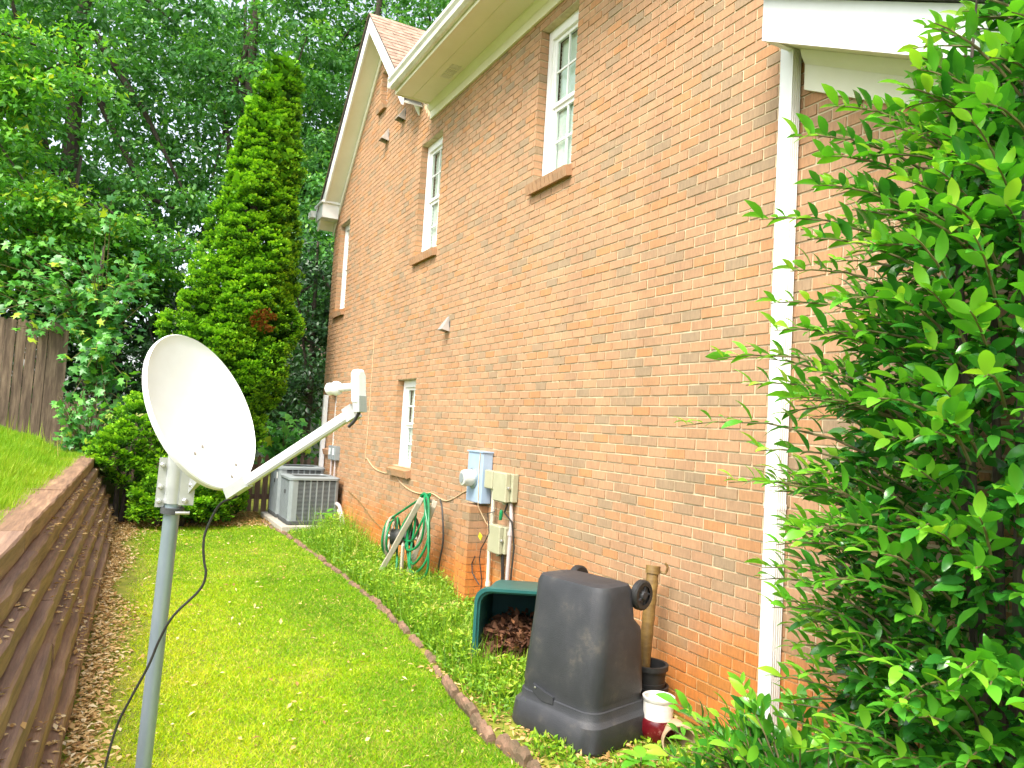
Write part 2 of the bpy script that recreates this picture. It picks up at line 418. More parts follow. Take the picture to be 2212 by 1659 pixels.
def stamp(tv, tf, P, X, Nn, S, Wd=None):
    """copies of a leaf template: x along X, z along the normal"""
    tv = np.asarray(tv, float); tf = np.asarray(tf, int)
    X = nrm(X); Nn = nrm(Nn - X * np.sum(X * Nn, axis=1, keepdims=True)); Y = np.cross(Nn, X)
    S = np.asarray(S)[:, None, None]
    Wd = S if Wd is None else np.asarray(Wd)[:, None, None]
    V = P[:, None, :] + S * tv[None, :, 0:1] * X[:, None, :] + Wd * tv[None, :, 1:2] * Y[:, None, :] + S * tv[None, :, 2:3] * Nn[:, None, :]
    n, k = len(P), len(tv)
    T = tf[None] + (np.arange(n) * k)[:, None, None]
    return V.reshape(-1, 3), T.reshape(-1, 3), len(tf)

DIAMOND = ([(0, 0, 0), (0.45, 0.26, 0.06), (1, 0, -0.08), (0.45, -0.26, 0.06)], [(0, 2, 1), (0, 3, 2)])
BLADE = ([(0, -0.5, 0), (0, 0.5, 0), (1, 0, 0.15)], [(0, 1, 2)])
FAN = ([(0, 0, 0), (0.75, 0.52, 0.10), (1.0, 0.22, -0.04), (0.9, 0.0, 0.14), (1.0, -0.24, -0.04), (0.72, -0.55, 0.10)],
       [(0, 2, 1), (0, 3, 2), (0, 4, 3), (0, 5, 4)])
def _star():
    pts = [(0, 0, 0)]
    for k in range(10):
        a = math.radians(-150 + k * 300 / 9.0)
        rad = 0.62 if k % 2 == 1 or k in (0, 9) else 0.26
        pts.append((0.42 + rad * math.cos(a), rad * math.sin(a), -0.10 * rad))
    pts[0] = (0.42, 0, 0.05)
    fs = [(0, k, k + 1) for k in range(1, 10)] + [(0, 10, 1)]
    return pts, fs
STAR = _star()
def _leaf():
    st = [(0.0, 0.02, 0.0), (0.18, 0.13, 0.03), (0.42, 0.195, 0.05), (0.68, 0.165, 0.03), (0.88, 0.08, -0.03), (1.0, 0.0, -0.09)]
    v, f = [], []
    for x, w, z in st:
        v += [(x, w, z + 0.22 * w), (x, 0, z), (x, -w, z + 0.22 * w)]
    for i in range(5):
        a = i * 3
        f += [(a, a + 1, a + 4), (a, a + 4, a + 3), (a + 1, a + 2, a + 5), (a + 1, a + 5, a + 4)]
    return v, f
LEAF = _leaf()

def unit_rand(n):
    return nrm(RNG.normal(size=(n, 3)))

# ================================================================== SETTING
def ret_x(y):                      # foot of the retaining wall
    return -0.225 + 0.0285 * y

def upper_z(x, y):
    z = 0.97 + 0.36 * max(0.0, min(-x - 0.62, 6.0)) ** 0.9
    if y > 12.9:
        t = min(1.0, max(0.0, (x + 0.5) / 1.9))
        z = z * (1 - t) + 0.02 * t
    return z

def ground_z(x, y):
    return 0.0

# low ground: one sheet to the horizon
g = MB()
xs = [-400, -60, -12, -3, 0, 3, 8, 30, 400]
ys = [-300, -20, -4, 0, 4, 8, 12, 16, 24, 60, 600]
for yy in ys:
    for xx in xs:
        g.v.append((xx, yy, 0.0))
for j in range(len(ys) - 1):
    for i in range(len(xs) - 1):
        a = j * len(xs) + i
        g.f.append((a, a + 1, a + 1 + len(xs), a + len(xs)))
tag(g.build("ground", M['soil']), kind='structure')

# raised ground behind the retaining wall
g = MB()
ysu = [-4 + 0.5 * i for i in range(34)] + [13.05, 13.2, 13.7, 14.2, 14.8, 15.5, 17, 20, 26, 40]
ncol = 16
for yy in ysu:
    x0 = ret_x(yy) - 0.50 if yy < 13.1 else 1.7
    for i in range(ncol):
        t = i / (ncol - 1)
        xx = x0 - (t ** 1.8) * 16.0
        zz = upper_z(xx, yy) if yy < 13.1 or True else 0
        g.v.append((xx, yy, zz - (0.03 if i == 0 and yy < 13.1 else 0)))
for j in range(len(ysu) - 1):
    for i in range(ncol - 1):
        a = j * ncol + i
        g.f.append((a + 1, a, a + ncol, a + ncol + 1))
tag(g.build("upper_ground", M['upsoil'], smooth='all'), kind='structure')

# ================================================================== HOUSE
W = 3.35
house = thing("brick_house", "two storey orange brick house with white trimmed windows and cream eaves", "house", (W, 8.0, 0))
YN, YF = 0.6, 13.68               # near and far end of the side wall
OPEN = {                          # openings: y0, y1, z0, z1
    'a': (5.45, 6.10, 58 * CH, 79 * CH),
    'b': (8.53, 9.26, 56 * CH, 77 * CH),
    'c': (12.66, 13.28, 52 * CH, 74 * CH),
    'd': (8.92, 9.60, 17 * CH, 33 * CH),
    'e': (11.03, 11.32, 95 * CH, 103 * CH),
    'f': (12.72, 13.12, 18 * CH, 31 * CH),
}
def gable_z(y):                   # top of brickwork
    return max(5.92, 8.02 - abs(y - 11.2)) if y > 8.72 else 5.92

# mortar body: vertical strips split at the openings
mw = MB()
cuts = sorted({YN, YF, 8.72, 11.2} | {v for o in OPEN.values() for v in o[:2]})
for y0, y1 in zip(cuts[:-1], cuts[1:]):
    ym = (y0 + y1) / 2
    holes = sorted([(o[2], o[3]) for o in OPEN.values() if o[0] < ym < o[1]])
    z = 0.0
    for a, b in holes + [(None, None)]:
        ztop = a
        if ztop is not None:
            if ztop > z:
                mw.box(W + 0.0065, W + 0.20, y0 + (0.013 if y0 in [o[1] for o in OPEN.values()] else 0), y1 - (0.013 if y1 in [o[0] for o in OPEN.values()] else 0), z, ztop)
            z = b
        else:
            za, zb = gable_z(y0 + 1e-4), gable_z(y1 - 1e-4)
            x0, x1 = W + 0.0065, W + 0.20
            if True:                           # keep the mortar behind the brick ends of the reveals
                y0 += 0.013 if y0 in [o[1] for o in OPEN.values()] else 0
                y1 -= 0.013 if y1 in [o[0] for o in OPEN.values()] else 0
            mw.add([(x0, y0, z), (x1, y0, z), (x1, y1, z), (x0, y1, z), (x0, y0, za), (x1, y0, za), (x1, y1, zb), (x0, y1, zb)],
                   [(0, 3, 2, 1), (4, 5, 6, 7), (0, 1, 5, 4), (1, 2, 6, 5), (2, 3, 7, 6), (3, 0, 4, 7)])
mw.box(W + 0.202, W + 7.0, YF - 0.15, YF - 0.003, 0, 5.86)     # rear wall behind the corner
mw.build("wall", M['mortar'], house)
# near-black sheet standing in for the unlit room behind the windows
MB().box(W + 0.75, W + 0.80, YN, YF - 0.2, 0.0, 7.4).build("dark_room_sheet", M['dark'], house)

bricks = []
nrow = int(8.1 / CH)
for r in range(nrow):
    z0 = r * CH
    zc = z0 + CH / 2
    # extent of this row
    if zc < 5.88:
        ya, yb = YN, YF
    else:
        h = 8.0 - z0 - CH
        if h <= 0.05:
            continue
        ya, yb = 11.2 - h, 11.2 + h
    iv = [(ya, yb)]
    for o in OPEN.values():
        if o[2] - 0.004 < zc < o[3] + 0.004:
            nv = []
            for a, b in iv:
                if o[1] <= a or o[0] >= b:
                    nv.append((a, b))
                else:
                    if o[0] - a > 0.03: nv.append((a, o[0]))
                    if b - o[1] > 0.03: nv.append((o[1], b))
            iv = nv
    off = -(r % 2) * BL / 2
    for a, b in iv:
        k = math.floor((a - off) / BL)
        y = a
        while y < b - 0.02:
            yn = min(b, off + (k + 1) * BL)
            k += 1
            if b - yn < 0.045 and yn < b:
                yn = b
            if yn - y < 0.03:
                continue
            bricks.append((y, yn, z0))
            y = yn
ycam = []
def brick_geom(y0, y1, z0, ja, jb):
    # ja/jb: leave half a joint at each end
    d = random.uniform(-0.0022, 0.0022)
    t = random.uniform(-0.0012, 0.0012)
    zj = random.uniform(-0.0012, 0.0012)
    return (W + d, W + 0.10, y0 + 0.0062, y1 - 0.0062, z0 + 0.0062 + zj, z0 + CH - 0.0062 + zj, t)
def brick_verts(g):
    x0, x1, y0, y1, z0, z1, t = g
    return [(x0 + t, y0, z0), (x0 - t, y1, z0), (x0 - t, y1, z1), (x0 + t, y0, z1), (x1, y0, z0), (x1, y1, z0), (x1, y1, z1), (x1, y0, z1)]
BF = [(0, 3, 2, 1), (0, 1, 5, 4), (1, 2, 6, 5), (2, 3, 7, 6), (3, 0, 4, 7)]
def in_front(y, z):               # part of the wall that is seen bare in the photograph, nearest first
    return y > 3.06 and 0.12 < z < 4.2 and not (3.4 < y < 4.6 and z < 0.9)
order = sorted([i for i, b in enumerate(bricks) if in_front(b[0], b[2])], key=lambda i: (bricks[i][0] ** 2 + W * W + (bricks[i][2] - 1.78) ** 2))
single = set(order[:300])
rest = MB()
for i, (y0, y1, z0) in enumerate(bricks):
    gm = brick_geom(y0, y1, z0, 1, 1)
    if i in single:
        cy, cz = (y0 + y1) / 2, z0 + CH / 2
        me_key = round(y1 - y0, 3)
        b = MB().add([(x - W, y - cy, z - cz) for x, y, z in brick_verts(gm)], BF)
        b.build("brick", M['brick'], house, loc=(W, cy, cz))
    else:
        rest.add(brick_verts(gm), BF)
tag(rest.build("brick_courses", M['brick'], house), kind='stuff')

# windows ---------------------------------------------------------
def window(key, sashes, cols, rows, blind=True, sill=True):
    y0, y1, z0, z1 = OPEN[key]
    xf = W + 0.088                                # face of the casing
    cw = 0.066
    m = MB()
    m.box(xf, xf + 0.09, y0 + 0.002, y0 + cw, z0, z1 - 0.002)
    m.box(xf, xf + 0.09, y1 - cw, y1 - 0.002, z0, z1 - 0.002)
    m.box(xf, xf + 0.09, y0 + cw, y1 - cw, z1 - cw - 0.03, z1 - 0.002)
    m.box(xf - 0.012, xf + 0.09, y0 + cw, y1 - cw, z0 + 0.001, z0 + 0.04)
    # inner stop
    m.box(xf + 0.02, xf + 0.08, y0 + cw, y0 + cw + 0.018, z0 + 0.04, z1 - cw - 0.03)
    m.box(xf + 0.02, xf + 0.08, y1 - cw - 0.018, y1 - cw, z0 + 0.04, z1 - cw - 0.03)
    w = m.build("window", M['white'], house)
    ya, yb = y0 + cw + 0.018, y1 - cw - 0.018
    za, zb = z0 + 0.04, z1 - cw - 0.03
    hh = (zb - za) / sashes
    for s in range(sashes):
        xs_ = xf + 0.05 - 0.022 * s
        a, b = za + s * hh, za + (s + 1) * hh
        sm = MB()
        rw = 0.038
        sm.box(xs_, xs_ + 0.03, ya, ya + rw, a, b)
        sm.box(xs_, xs_ + 0.03, yb - rw, yb, a, b)
        sm.box(xs_ + 0.001, xs_ + 0.029, ya + rw, yb - rw, a, a + rw)
        sm.box(xs_ + 0.001, xs_ + 0.029, ya + rw, yb - rw, b - rw, b - 0.001)
        sm.build("sash", M['white'], w)
        for c in range(1, cols):
            yc = ya + rw + (yb - ya - 2 * rw) * c / cols
            MB().box(xs_ + 0.004, xs_ + 0.022, yc - 0.009, yc + 0.009, a + rw, b - rw).build("muntin", M['white'], w)
        for rr in range(1, rows):
            zc = a + rw + (b - a - 2 * rw) * rr / rows
            MB().box(xs_ + 0.005, xs_ + 0.021, ya + rw, yb - rw, zc - 0.009, zc + 0.009).build("muntin", M['white'], w)
        for c in range(cols):
            for rr in range(rows):
                pya = ya + rw + (yb - ya - 2 * rw) * c / cols; pyb = ya + rw + (yb - ya - 2 * rw) * (c + 1) / cols
                pza = a + rw + (b - a - 2 * rw) * rr / rows; pzb = a + rw + (b - a - 2 * rw) * (rr + 1) / rows
                MB().box(xs_ + 0.012, xs_ + 0.015, pya, pyb, pza, pzb).build("pane", M['glass'], w)
    if blind:
        bm_ = MB()
        n = int((zb - za) / 0.045)
        for i in range(n):
            zc = za + 0.02 + i * 0.045
            bm_.obox((xf + 0.095, (ya + yb) / 2, zc), (0.98, 0, 0.2), (0, 1, 0), (-0.2, 0, 0.98), 0.001, (yb - ya) / 2 - 0.01, 0.024)
        bm_.build("blind", M['blind'], w)
    if sill:
        n = max(3, int(round((y1 - y0 + 0.08) / 0.072)))
        st = (y1 - y0 + 0.08) / n
        for i in range(n):
            yc = y0 - 0.04 + st * (i + 0.5)
            t = math.radians(14)
            MB().obox((W + 0.018, yc, z0 - 0.066), (math.cos(t), 0, math.sin(t)), (0, 1, 0), (-math.sin(t), 0, math.cos(t)), 0.085, st / 2 - 0.004, 0.047).build("sill_brick", M['brick'], w)
        MB().obox((W + 0.028, (y0 + y1) / 2, z0 - 0.067), (math.cos(t), 0, math.sin(t)), (0, 1, 0), (-math.sin(t), 0, math.cos(t)), 0.088, (y1 - y0 + 0.07) / 2, 0.043).build("sill_mortar", M['mortar'], w)
    return w
window('a', 2, 2, 2)
window('b', 2, 2, 2)
window('c', 2, 2, 2)
window('d', 2, 2, 2, True)
window('e', 1, 1, 1, True)
window('f', 1, 2, 3, True)

# main eave ------------------------------------------------------
EY0, EY1 = 1.5, 8.86
MB().box(W - 0.03, W - 0.002, EY0, EY1 + 0.10, 5.76, 5.918).build("frieze_board", M['cream'], house)
fr = MB()                                     # crown moulding at the top of the frieze
fr.loft([[(W - 0.031, y, 5.86), (W - 0.045, y, 5.87), (W - 0.075, y, 5.91), (W - 0.085, y, 5.932), (W - 0.031, y, 5.932)] for y in (EY0, EY1 + 0.10)])
fr.build("crown_moulding", M['cream'], house)
MB().box(W - 0.53, W, EY0, EY1, 5.934, 5.95).build("soffit", M['cream'], house)
MB().box(W - 0.55, W - 0.531, EY0, EY1, 5.915, 6.09).build("fascia_board", M['cream'], house)
MB().box(W - 0.53, W - 0.032, EY1, EY1 + 0.02, 5.92, 6.06).build("eave_end_board", M['cream'], house)
MB().box(W - 0.33, W - 0.322, EY0, EY1, 5.927, 5.9338).build("soffit_joint_bead", M['cream'], house)
for k, yc in enumerate((8.05, 7.92, 7.79)):   # soffit vent grilles
    v = MB()
    for i in range(5):
        v.box(W - 0.25 + i * 0.026, W - 0.25 + i * 0.026 + 0.016, yc - 0.05, yc + 0.05, 5.926, 5.9338)
    v.build("soffit_vent", M['gutter'], house)
gt = MB()
prof = [(-0.552, 6.095), (-0.552, 5.96), (-0.60, 5.955), (-0.635, 5.98), (-0.64, 6.03), (-0.665, 6.06), (-0.668, 6.095), (-0.655, 6.095), (-0.65, 6.065), (-0.625, 6.035), (-0.62, 5.99), (-0.595, 5.968), (-0.562, 5.972), (-0.562, 6.095)]
gt.loft([[(W + px, y, pz) for px, pz in prof] for y in (EY0, EY1 - 0.03)])
gt.box(W - 0.665, W - 0.553, EY1 - 0.029, EY1 - 0.02, 5.96, 6.094)
gt.build("gutter", M['gutter'], house)
mr_ = MB()
mr_.add([(W - 0.60, EY0, 6.1), (W - 0.60, EY1 - 0.06, 6.1), (W + 4.4, EY1 - 0.06, 11.0), (W + 4.4, EY0, 11.0), (W - 0.60, EY0, 6.12), (W - 0.60, EY1 - 0.06, 6.12), (W + 4.4, EY1 - 0.06, 11.02), (W + 4.4, EY0, 11.02)],
        [(0, 1, 2, 3), (7, 6, 5, 4), (0, 4, 5, 1), (1, 5, 6, 2), (2, 6, 7, 3), (3, 7, 4, 0)])
mr_.build("main_roof", M['shingle'], house)

# gable ----------------------------------------------------------
PKY, PKZ = 11.2, 8.16
XR = W - 0.30                                  # face of the rake boards
def rake(side, L, name):
    s = side
    d = Vector((0, s, -1)).normalized()
    nn = Vector((0, s, 1)).normalized()
    top = Vector((XR, PKY, PKZ))
    m = MB()
    m.loft([[top + d * t + Vector((0, 0, 0)) , top + d * t + Vector((0.03, 0, 0)), top + d * t + Vector((0.03, 0, 0)) - nn * hgt, top + d * t - nn * hgt]
            for t, hgt in ((0.0, 0.0), (0.19, 0.19), (L, 0.19))] if False else
           [[Vector((XR, PKY, PKZ)), Vector((XR + .03, PKY, PKZ)), Vector((XR + .03, PKY, PKZ - .27)), Vector((XR, PKY, PKZ - .27))],
            [top + d * L, top + d * L + Vector((.03, 0, 0)), top + d * L + Vector((.03, 0, -.27)), top + d * L + Vector((0, 0, -.27))]])
    m.build("rake_board", M['white'], house)
    # soffit under the overhang
    m = MB()
    a0 = Vector((XR + .031, PKY, PKZ - .235)); a1 = a0 + d * L
    m.loft([[a0, a0 + Vector((.27, 0, 0)), a0 + Vector((.27, 0, .02)), a0 + Vector((0, 0, .02))], [a1, a1 + Vector((.27, 0, 0)), a1 + Vector((.27, 0, .02)), a1 + Vector((0, 0, .02))]])
    m.build("rake_soffit", M['cream'], house)
    m = MB()
    a0 = Vector((W - .024, PKY, PKZ - .24)); a1 = a0 + d * (L - 0.1)
    m.loft([[a0, a0 + Vector((.022, 0, 0)), a0 + Vector((.022, 0, -.16)), a0 + Vector((0, 0, -.16))], [a1, a1 + Vector((.022, 0, 0)), a1 + Vector((.022, 0, -.16)), a1 + Vector((0, 0, -.16))]])
    m.build("rake_frieze", M['cream'], house)
rake(1, 3.72, "left")
rake(-1, 2.62, "right")
# boxed return at the far eave
m = MB()
m.box(XR - 0.02, W - 0.025, 13.42, 13.92, 5.44, 5.70)
m.box(XR - 0.05, W - 0.02, 13.38, 13.96, 5.70, 5.74)
m.build("eave_return", M['white'], house)
MB().box(XR - 0.14, XR - 0.052, 13.80, 14.02, 5.50, 5.62).build("gutter_end", M['white'], house)
# gable roof of laid shingle courses
def roof_slope(side):
    s = side
    L = 3.75 if s > 0 else 2.75
    d = Vector((0, s, -1)).normalized(); nn = Vector((0, s, 1)).normalized()
    base = Vector((XR - 0.02, PKY, PKZ + 0.01))
    rt = MB()
    rt.loft([[base, base + Vector((6, 0, 0)), base + Vector((6, 0, 0)) + nn * .025, base + nn * .025],
             [base + d * L, base + d * L + Vector((6, 0, 0)), base + d * L + Vector((6, 0, 0)) + nn * .025, base + d * L + nn * .025]])
    ro = rt.build("roof", M['roofdark'], house)
    n = int(L / 0.14)
    for i in range(n):
        t0, t1 = i * 0.14, (i + 1) * 0.14 + 0.02
        m = MB()
        x = base.x - 0.012
        j = 0
        while x < base.x + 5.9:
            x2 = min(base.x + 5.95, x + random.uniform(0.13, 0.33))
            lift = 0.030 + random.uniform(0, 0.006)
            p0 = Vector((x, base.y, base.z)) + d * t0 + nn * 0.026
            p1 = Vector((x, base.y, base.z)) + d * (t1 - random.choice((0, 0, 0.012))) + nn * lift
            w_ = Vector((x2 - x - 0.003, 0, 0))
            m.add([p0, p0 + w_, p1 + w_, p1, p1 + w_ - nn * .012, p1 - nn * .012], [(0, 1, 2, 3), (3, 2, 4, 5)])
            x = x2
        m.build("shingle_course", M['shingle'], ro)
roof_slope(-1)
roof_slope(1)

# lower roof with a raking board at the right ---------------------
RS = 0.525                                     # slope
def rk(y): return 4.05 + (y - 2.97) * RS
y0r, y1r = 0.2, 2.97
m = MB()
m.loft([[(XR, y, rk(y)), (XR + .025, y, rk(y)), (XR + .025, y, rk(y) + .25), (XR, y, rk(y) + .25)] for y in (y0r, y1r)])
m.build("porch_rake_board", M['white'], house)
m = MB()
m.add([(XR + .026, y1r - .03, rk(y1r)), (W - .002, y1r - .03, rk(y1r)), (W - .002, y1r - .03, rk(y1r) + .25), (XR + .026, y1r - .03, rk(y1r) + .25),
       (XR + .026, y1r, rk(y1r)), (W - .002, y1r, rk(y1r)), (W - .002, y1r, rk(y1r) + .25), (XR + .026, y1r, rk(y1r) + .25)],
      [(0, 1, 2, 3), (7, 6, 5, 4), (0, 4, 5, 1), (1, 5, 6, 2), (2, 6, 7, 3), (3, 7, 4, 0)])
m.build("porch_rake_end", M['white'], house)
m = MB()
m.loft([[(XR + .026, y, rk(y) + .03), (W - .03, y, rk(y) + .03), (W - .03, y, rk(y) + .045), (XR + .026, y, rk(y) + .045)] for y in (y0r, y1r - .031)])
m.build("porch_soffit", M['cream'], house)
m = MB()
m.loft([[(W - .03, y, rk(y) - .20), (W - .002, y, rk(y) - .20), (W - .002, y, rk(y) + .10), (W - .03, y, rk(y) + .10)] for y in (y0r, 2.90)])
m.loft([[(W - .055, y, rk(y) - .02), (W - .031, y, rk(y) - .05), (W - .031, y, rk(y) + .028), (W - .075, y, rk(y) + .028)] for y in (y0r, 2.90)])
m.build("porch_frieze", M['cream'], house)
m = MB()
m.loft([[(XR - .05, y, rk(y) + .255), (XR + .35, y, rk(y) + .255), (XR + .35, y, rk(y) + .285), (XR - .05, y, rk(y) + .285)] for y in (y0r, y1r + .06)])
m.build("porch_roof_edge", M['roofdark'], house)

# brick pier under the meter --------------------------------------
pier = thing("brick_pier", "low brick pier standing against the wall beside the hose reel", "pier", (3.25, 6.8, 0))
PX0, PY0, PY1 = 3.15, 6.66, 6.93
MB().box(PX0 + .008, W + .005, PY0 + .008, PY1 - .008, 0, 1.0).build("pier_core", M['mortar'], pier)
for r in range(14):
    z0, z1 = r * CH + .0046, (r + 1) * CH - .0046
    if r % 2:
        segs = [(PX0, W - .002, PY0, PY0 + .094), (PX0, W - .002, PY0 + .103, PY0 + .176), (PX0, W - .002, PY0 + .185, PY1)]
    else:
        segs = [(PX0, PX0 + .095, PY0, PY0 + .181), (PX0 + .104, W - .002, PY0, PY0 + .095), (PX0, PX0 + .095, PY0 + .190, PY1), (PX0 + .104, W - .002, PY0 + .104, PY1)]
    for x0, x1, a, b in segs:
        MB().box(x0 + random.uniform(-.002, .002), x1, a + random.uniform(-.001, .001), b, z0, z1 if r < 13 else z1 + .004).build("brick", M['brick'], pier)

# ================================================================== THINGS FIXED TO THE WALL
def downspout(xc, yc, z0, z1, label, straps, kick=None, name="downspout"):
    t = thing(name, label, "downspout", (xc, yc, z0), "white downspouts on the brick wall")
    hx, hy = 0.034, 0.047
    prof = []
    def side(a, b, n=4, depth=0.006):
        a, b = Vector(a), Vector(b)
        nn = Vector((b.y - a.y, a.x - b.x)).normalized()
        out = []
        for i in range(n):
            for u_, dd in ((0.0, 0), (0.30, 0), (0.42, depth), (0.78, depth), (0.90, 0)):
                p = a.lerp(b, (i + u_) / n) - nn * dd
                out.append((p.x, p.y))
        return out
    prof = side((-hx, -hy), (hx, -hy)) + side((hx, -hy), (hx, hy), 3) + side((hx, hy), (-hx, hy)) + [(-hx, hy - .008), (-hx - .002, hy - .016), (-hx - .002, -hy + .016), (-hx, -hy + .008)]
    m = MB()
    m.loft([[(xc + px, yc + py, z) for px, py in prof] for z in (z0, z1)])
    m.build("pipe", M['white'], t)
    for zs in straps:
        MB().loft([[(xc + px * 1.05, yc + py * 1.05, z) for px, py in prof] for z in (zs, zs + .03)]).build("pipe_joint", M['white'], t)
    return t
downspout(3.30, 2.985, 0.05, 4.12, "white corrugated downspout running down the brick wall beside the evergreen bush", (1.42,))
downspout(3.30, 13.26, 0.05, 2.20, "white downspout at the far corner of the brick wall behind the condensers", (1.9,))

def vent(y, z, s, label):
    t = thing("vent_hood", label, "vent", (W, y, z), "metal vent hoods on the brick wall")
    m = MB()
    h, w, d = 0.11 * s, 0.11 * s, 0.11 * s
    top = [(W - .003, y - w * .35, z + h), (W - .003, y + w * .35, z + h)]
    m.add([(W - .002, y - w * .3, z + h), (W - .002, y + w * .3, z + h), (W - d, y + w * .65, z - h * .55), (W - d, y - w * .65, z - h * .55), (W - .002, y - w * .65, z - h * .75), (W - .002, y + w * .65, z - h * .75)],
          [(0, 1, 2, 3), (0, 3, 4), (1, 5, 2)])
    o = m.build("hood", M['steel'], t)
    sd = o.modifiers.new("s", 'SOLIDIFY'); sd.thickness = 0.004
    MB().box(W - .008, W - .001, y - w * .55, y + w * .55, z - h * .5, z + h * .4).build("duct_flap", M['acdark'], t)
vent(10.09, 6.22, 1.1, "grey metal vent hood high on the gable, the upper of the two")
vent(10.82, 6.15, 1.1, "grey metal vent hood high on the gable, the lower of the two")
vent(7.98, 2.95, 0.95, "grey metal vent hood alone in the middle of the brick wall")

# electric meter ---------------------------------------------------
t = thing("electric_meter", "pale blue electric meter box with round glass meter above the brick pier", "meter", (W, 6.78, 1.03))
m = MB(); m.box(3.235, W - .003, 6.60, 6.95, 1.03, 1.53); o = m.build("box", M['meterblue'], t)
bv = o.modifiers.new("b", 'BEVEL'); bv.width = 0.008; bv.segments = 2
MB().box(3.225, W - .003, 6.59, 6.96, 1.531, 1.545).build("lid", M['meterblue'], t)
mx_ = Matrix.Translation((3.235, 6.80, 1.27)) @ Matrix.Rotation(-math.pi / 2, 4, 'Y')
MB().lathe([(0.105, 0), (0.105, 0.012), (0.095, 0.022), (0.09, 0.022)], mx_).build("collar", M['galv'], t, True)
MB().lathe([(0.085, 0.02), (0.083, 0.10), (0.075, 0.122), (0.055, 0.128), (0.0, 0.13)], mx_).build("glass_cover", M['meterglass'], t, True)
MB().lathe([(0.050, 0.129), (0.048, 0.134), (0.0, 0.135)], mx_).build("dial", M['acgrey'], t, True)
MB().tube([(3.232, 6.66, 1.55), (3.228, 6.66, 1.42), (3.229, 6.665, 1.30), (3.228, 6.64, 1.10), (3.24, 6.66, 1.0), (3.3, 6.6, .86), (3.33, 6.55, .80)], 0.0045, 6).build("ground_wire", M['beigecable'], t, True)

def ubox(y0, y1, z0, z1, d, label, knob=True):
    t = thing("utility_box", label, "utility box", (W, (y0 + y1) / 2, z0), "khaki utility boxes on the brick wall")
    o = MB().box(W - d * .55, W - .003, y0, y1, z0, z1).build("back_box", M['khaki'], t)
    o.modifiers.new("b", 'BEVEL').width = .006
    o = MB().box(W - d, W - d * .55 + .001, y0 + .035, y1 + .004, z0 - .006, z1 + .006).build("cover", M['khaki'], t)
    o.modifiers.new("b", 'BEVEL').width = .008
    MB().lathe([(0.02, 0), (0.02, -.025), (0.014, -.03)], Matrix.Translation((W - d * .5, (y0 + y1) / 2, z0 - .006)), 12).build("cable_gland", M['khaki'], t, True)
    if knob:
        MB().lathe([(0.014, 0), (0.014, .02), (0.008, .024)], Matrix.Translation((W - d * .75, y0 + .034, (z0 + z1) / 2)) @ Matrix.Rotation(math.pi / 2, 4, 'X'), 12).build("latch", M['chrome'], t, True)
ubox(6.375, 6.575, 1.20, 1.365, .10, "small khaki utility box beside the blue meter box", False)
ubox(6.05, 6.345, 1.105, 1.365, .12, "larger khaki utility box, rightmost of the boxes beside the meter")
ubox(6.16, 6.42, .61, .86, .10, "khaki utility box mounted lowest, between the two conduits")
t = thing("conduit", "white plastic conduit dropping from the small khaki box", "conduit", (3.3, 6.47, 0))
MB().tube([(3.30, 6.46, 0), (3.30, 6.47, .3), (3.30, 6.48, .7), (3.30, 6.45, 1.0), (3.30, 6.46, 1.2)], 0.019, 10).build("pipe", M['pvc'], t, True)
MB().tube([(3.30, 6.465, .26), (3.30, 6.467, .30)], 0.026, 10).build("coupling", M['pvc'], t, True)
t = thing("conduit", "grey conduit running down from the larger khaki box", "conduit", (3.31, 6.08, 0))
MB().tube([(3.30, 6.09, 0), (3.30, 6.08, .5), (3.30, 6.07, .82), (3.315, 6.09, .95), (3.315, 6.12, 1.09)], 0.019, 10).build("pipe", M['conduit'], t, True)
MB().tube([(3.30, 6.075, .80), (3.302, 6.075, .84)], 0.027, 10).build("strap", M['conduit'], t, True)
tag(MB().tube([(3.30, 6.15, 1.1), (3.28, 6.17, 1.0), (3.29, 6.03, .93), (3.31, 6.0, .7), (3.31, 6.03, .45), (3.30, 6.0, .2), (3.30, 6.02, 0)], .008, 6).build("cable", M['blackcable'], None, True),
    "black cable looping beside the grey conduit", "cable")
tag(MB().tube([(3.31, 6.22, .60), (3.315, 6.2, .4), (3.31, 6.22, .2), (3.31, 6.2, 0)], .016, 6).build("cable_bundle", M['blackcable'], None, True),
    "thick dark cable bundle falling from the lowest khaki box", "cable")
tag(MB().tube([(3.31, 6.42, .98), (3.24, 6.44, .96), (3.25, 6.40, .78), (3.27, 6.50, .70), (3.25, 6.56, .60), (3.25, 6.58, .5), (3.27, 6.54, .3), (3.27, 6.56, .1)], .006, 6).build("cable", M['blackcable'], None, True),
    "thin dark wires hanging beside the white conduit", "cable")
tag(MB().tube([(3.22, 6.62, .52), (3.21, 6.66, .44), (3.2, 6.62, .36), (3.22, 6.56, .30), (3.24, 6.53, .26)], .006, 6).build("cable", M['blackcable'], None, True),
    "short dark cable end curling up from the bed by the pier", "cable")
gm = MB(); gm.lathe([(0.0, -.05), (.016, -.045), (.018, .03), (.01, .05), (0, .052)], Matrix.Translation((3.27, 6.22, .97)) @ Matrix.Rotation(.15, 4, 'X'), 10)
tag(gm.build("cable_splice", M['hose'], None, True), "small green splice tube hanging below the khaki boxes", "cable splice")
gm = MB(); gm.obox((3.235, 6.56, .72), (1, 0, 0), (0, .9, .43), (0, -.43, .9), .004, .032, .024)
tag(gm.build("cable_tag", M['yellow'], None), "yellow tag on the thin wires by the conduit", "tag")
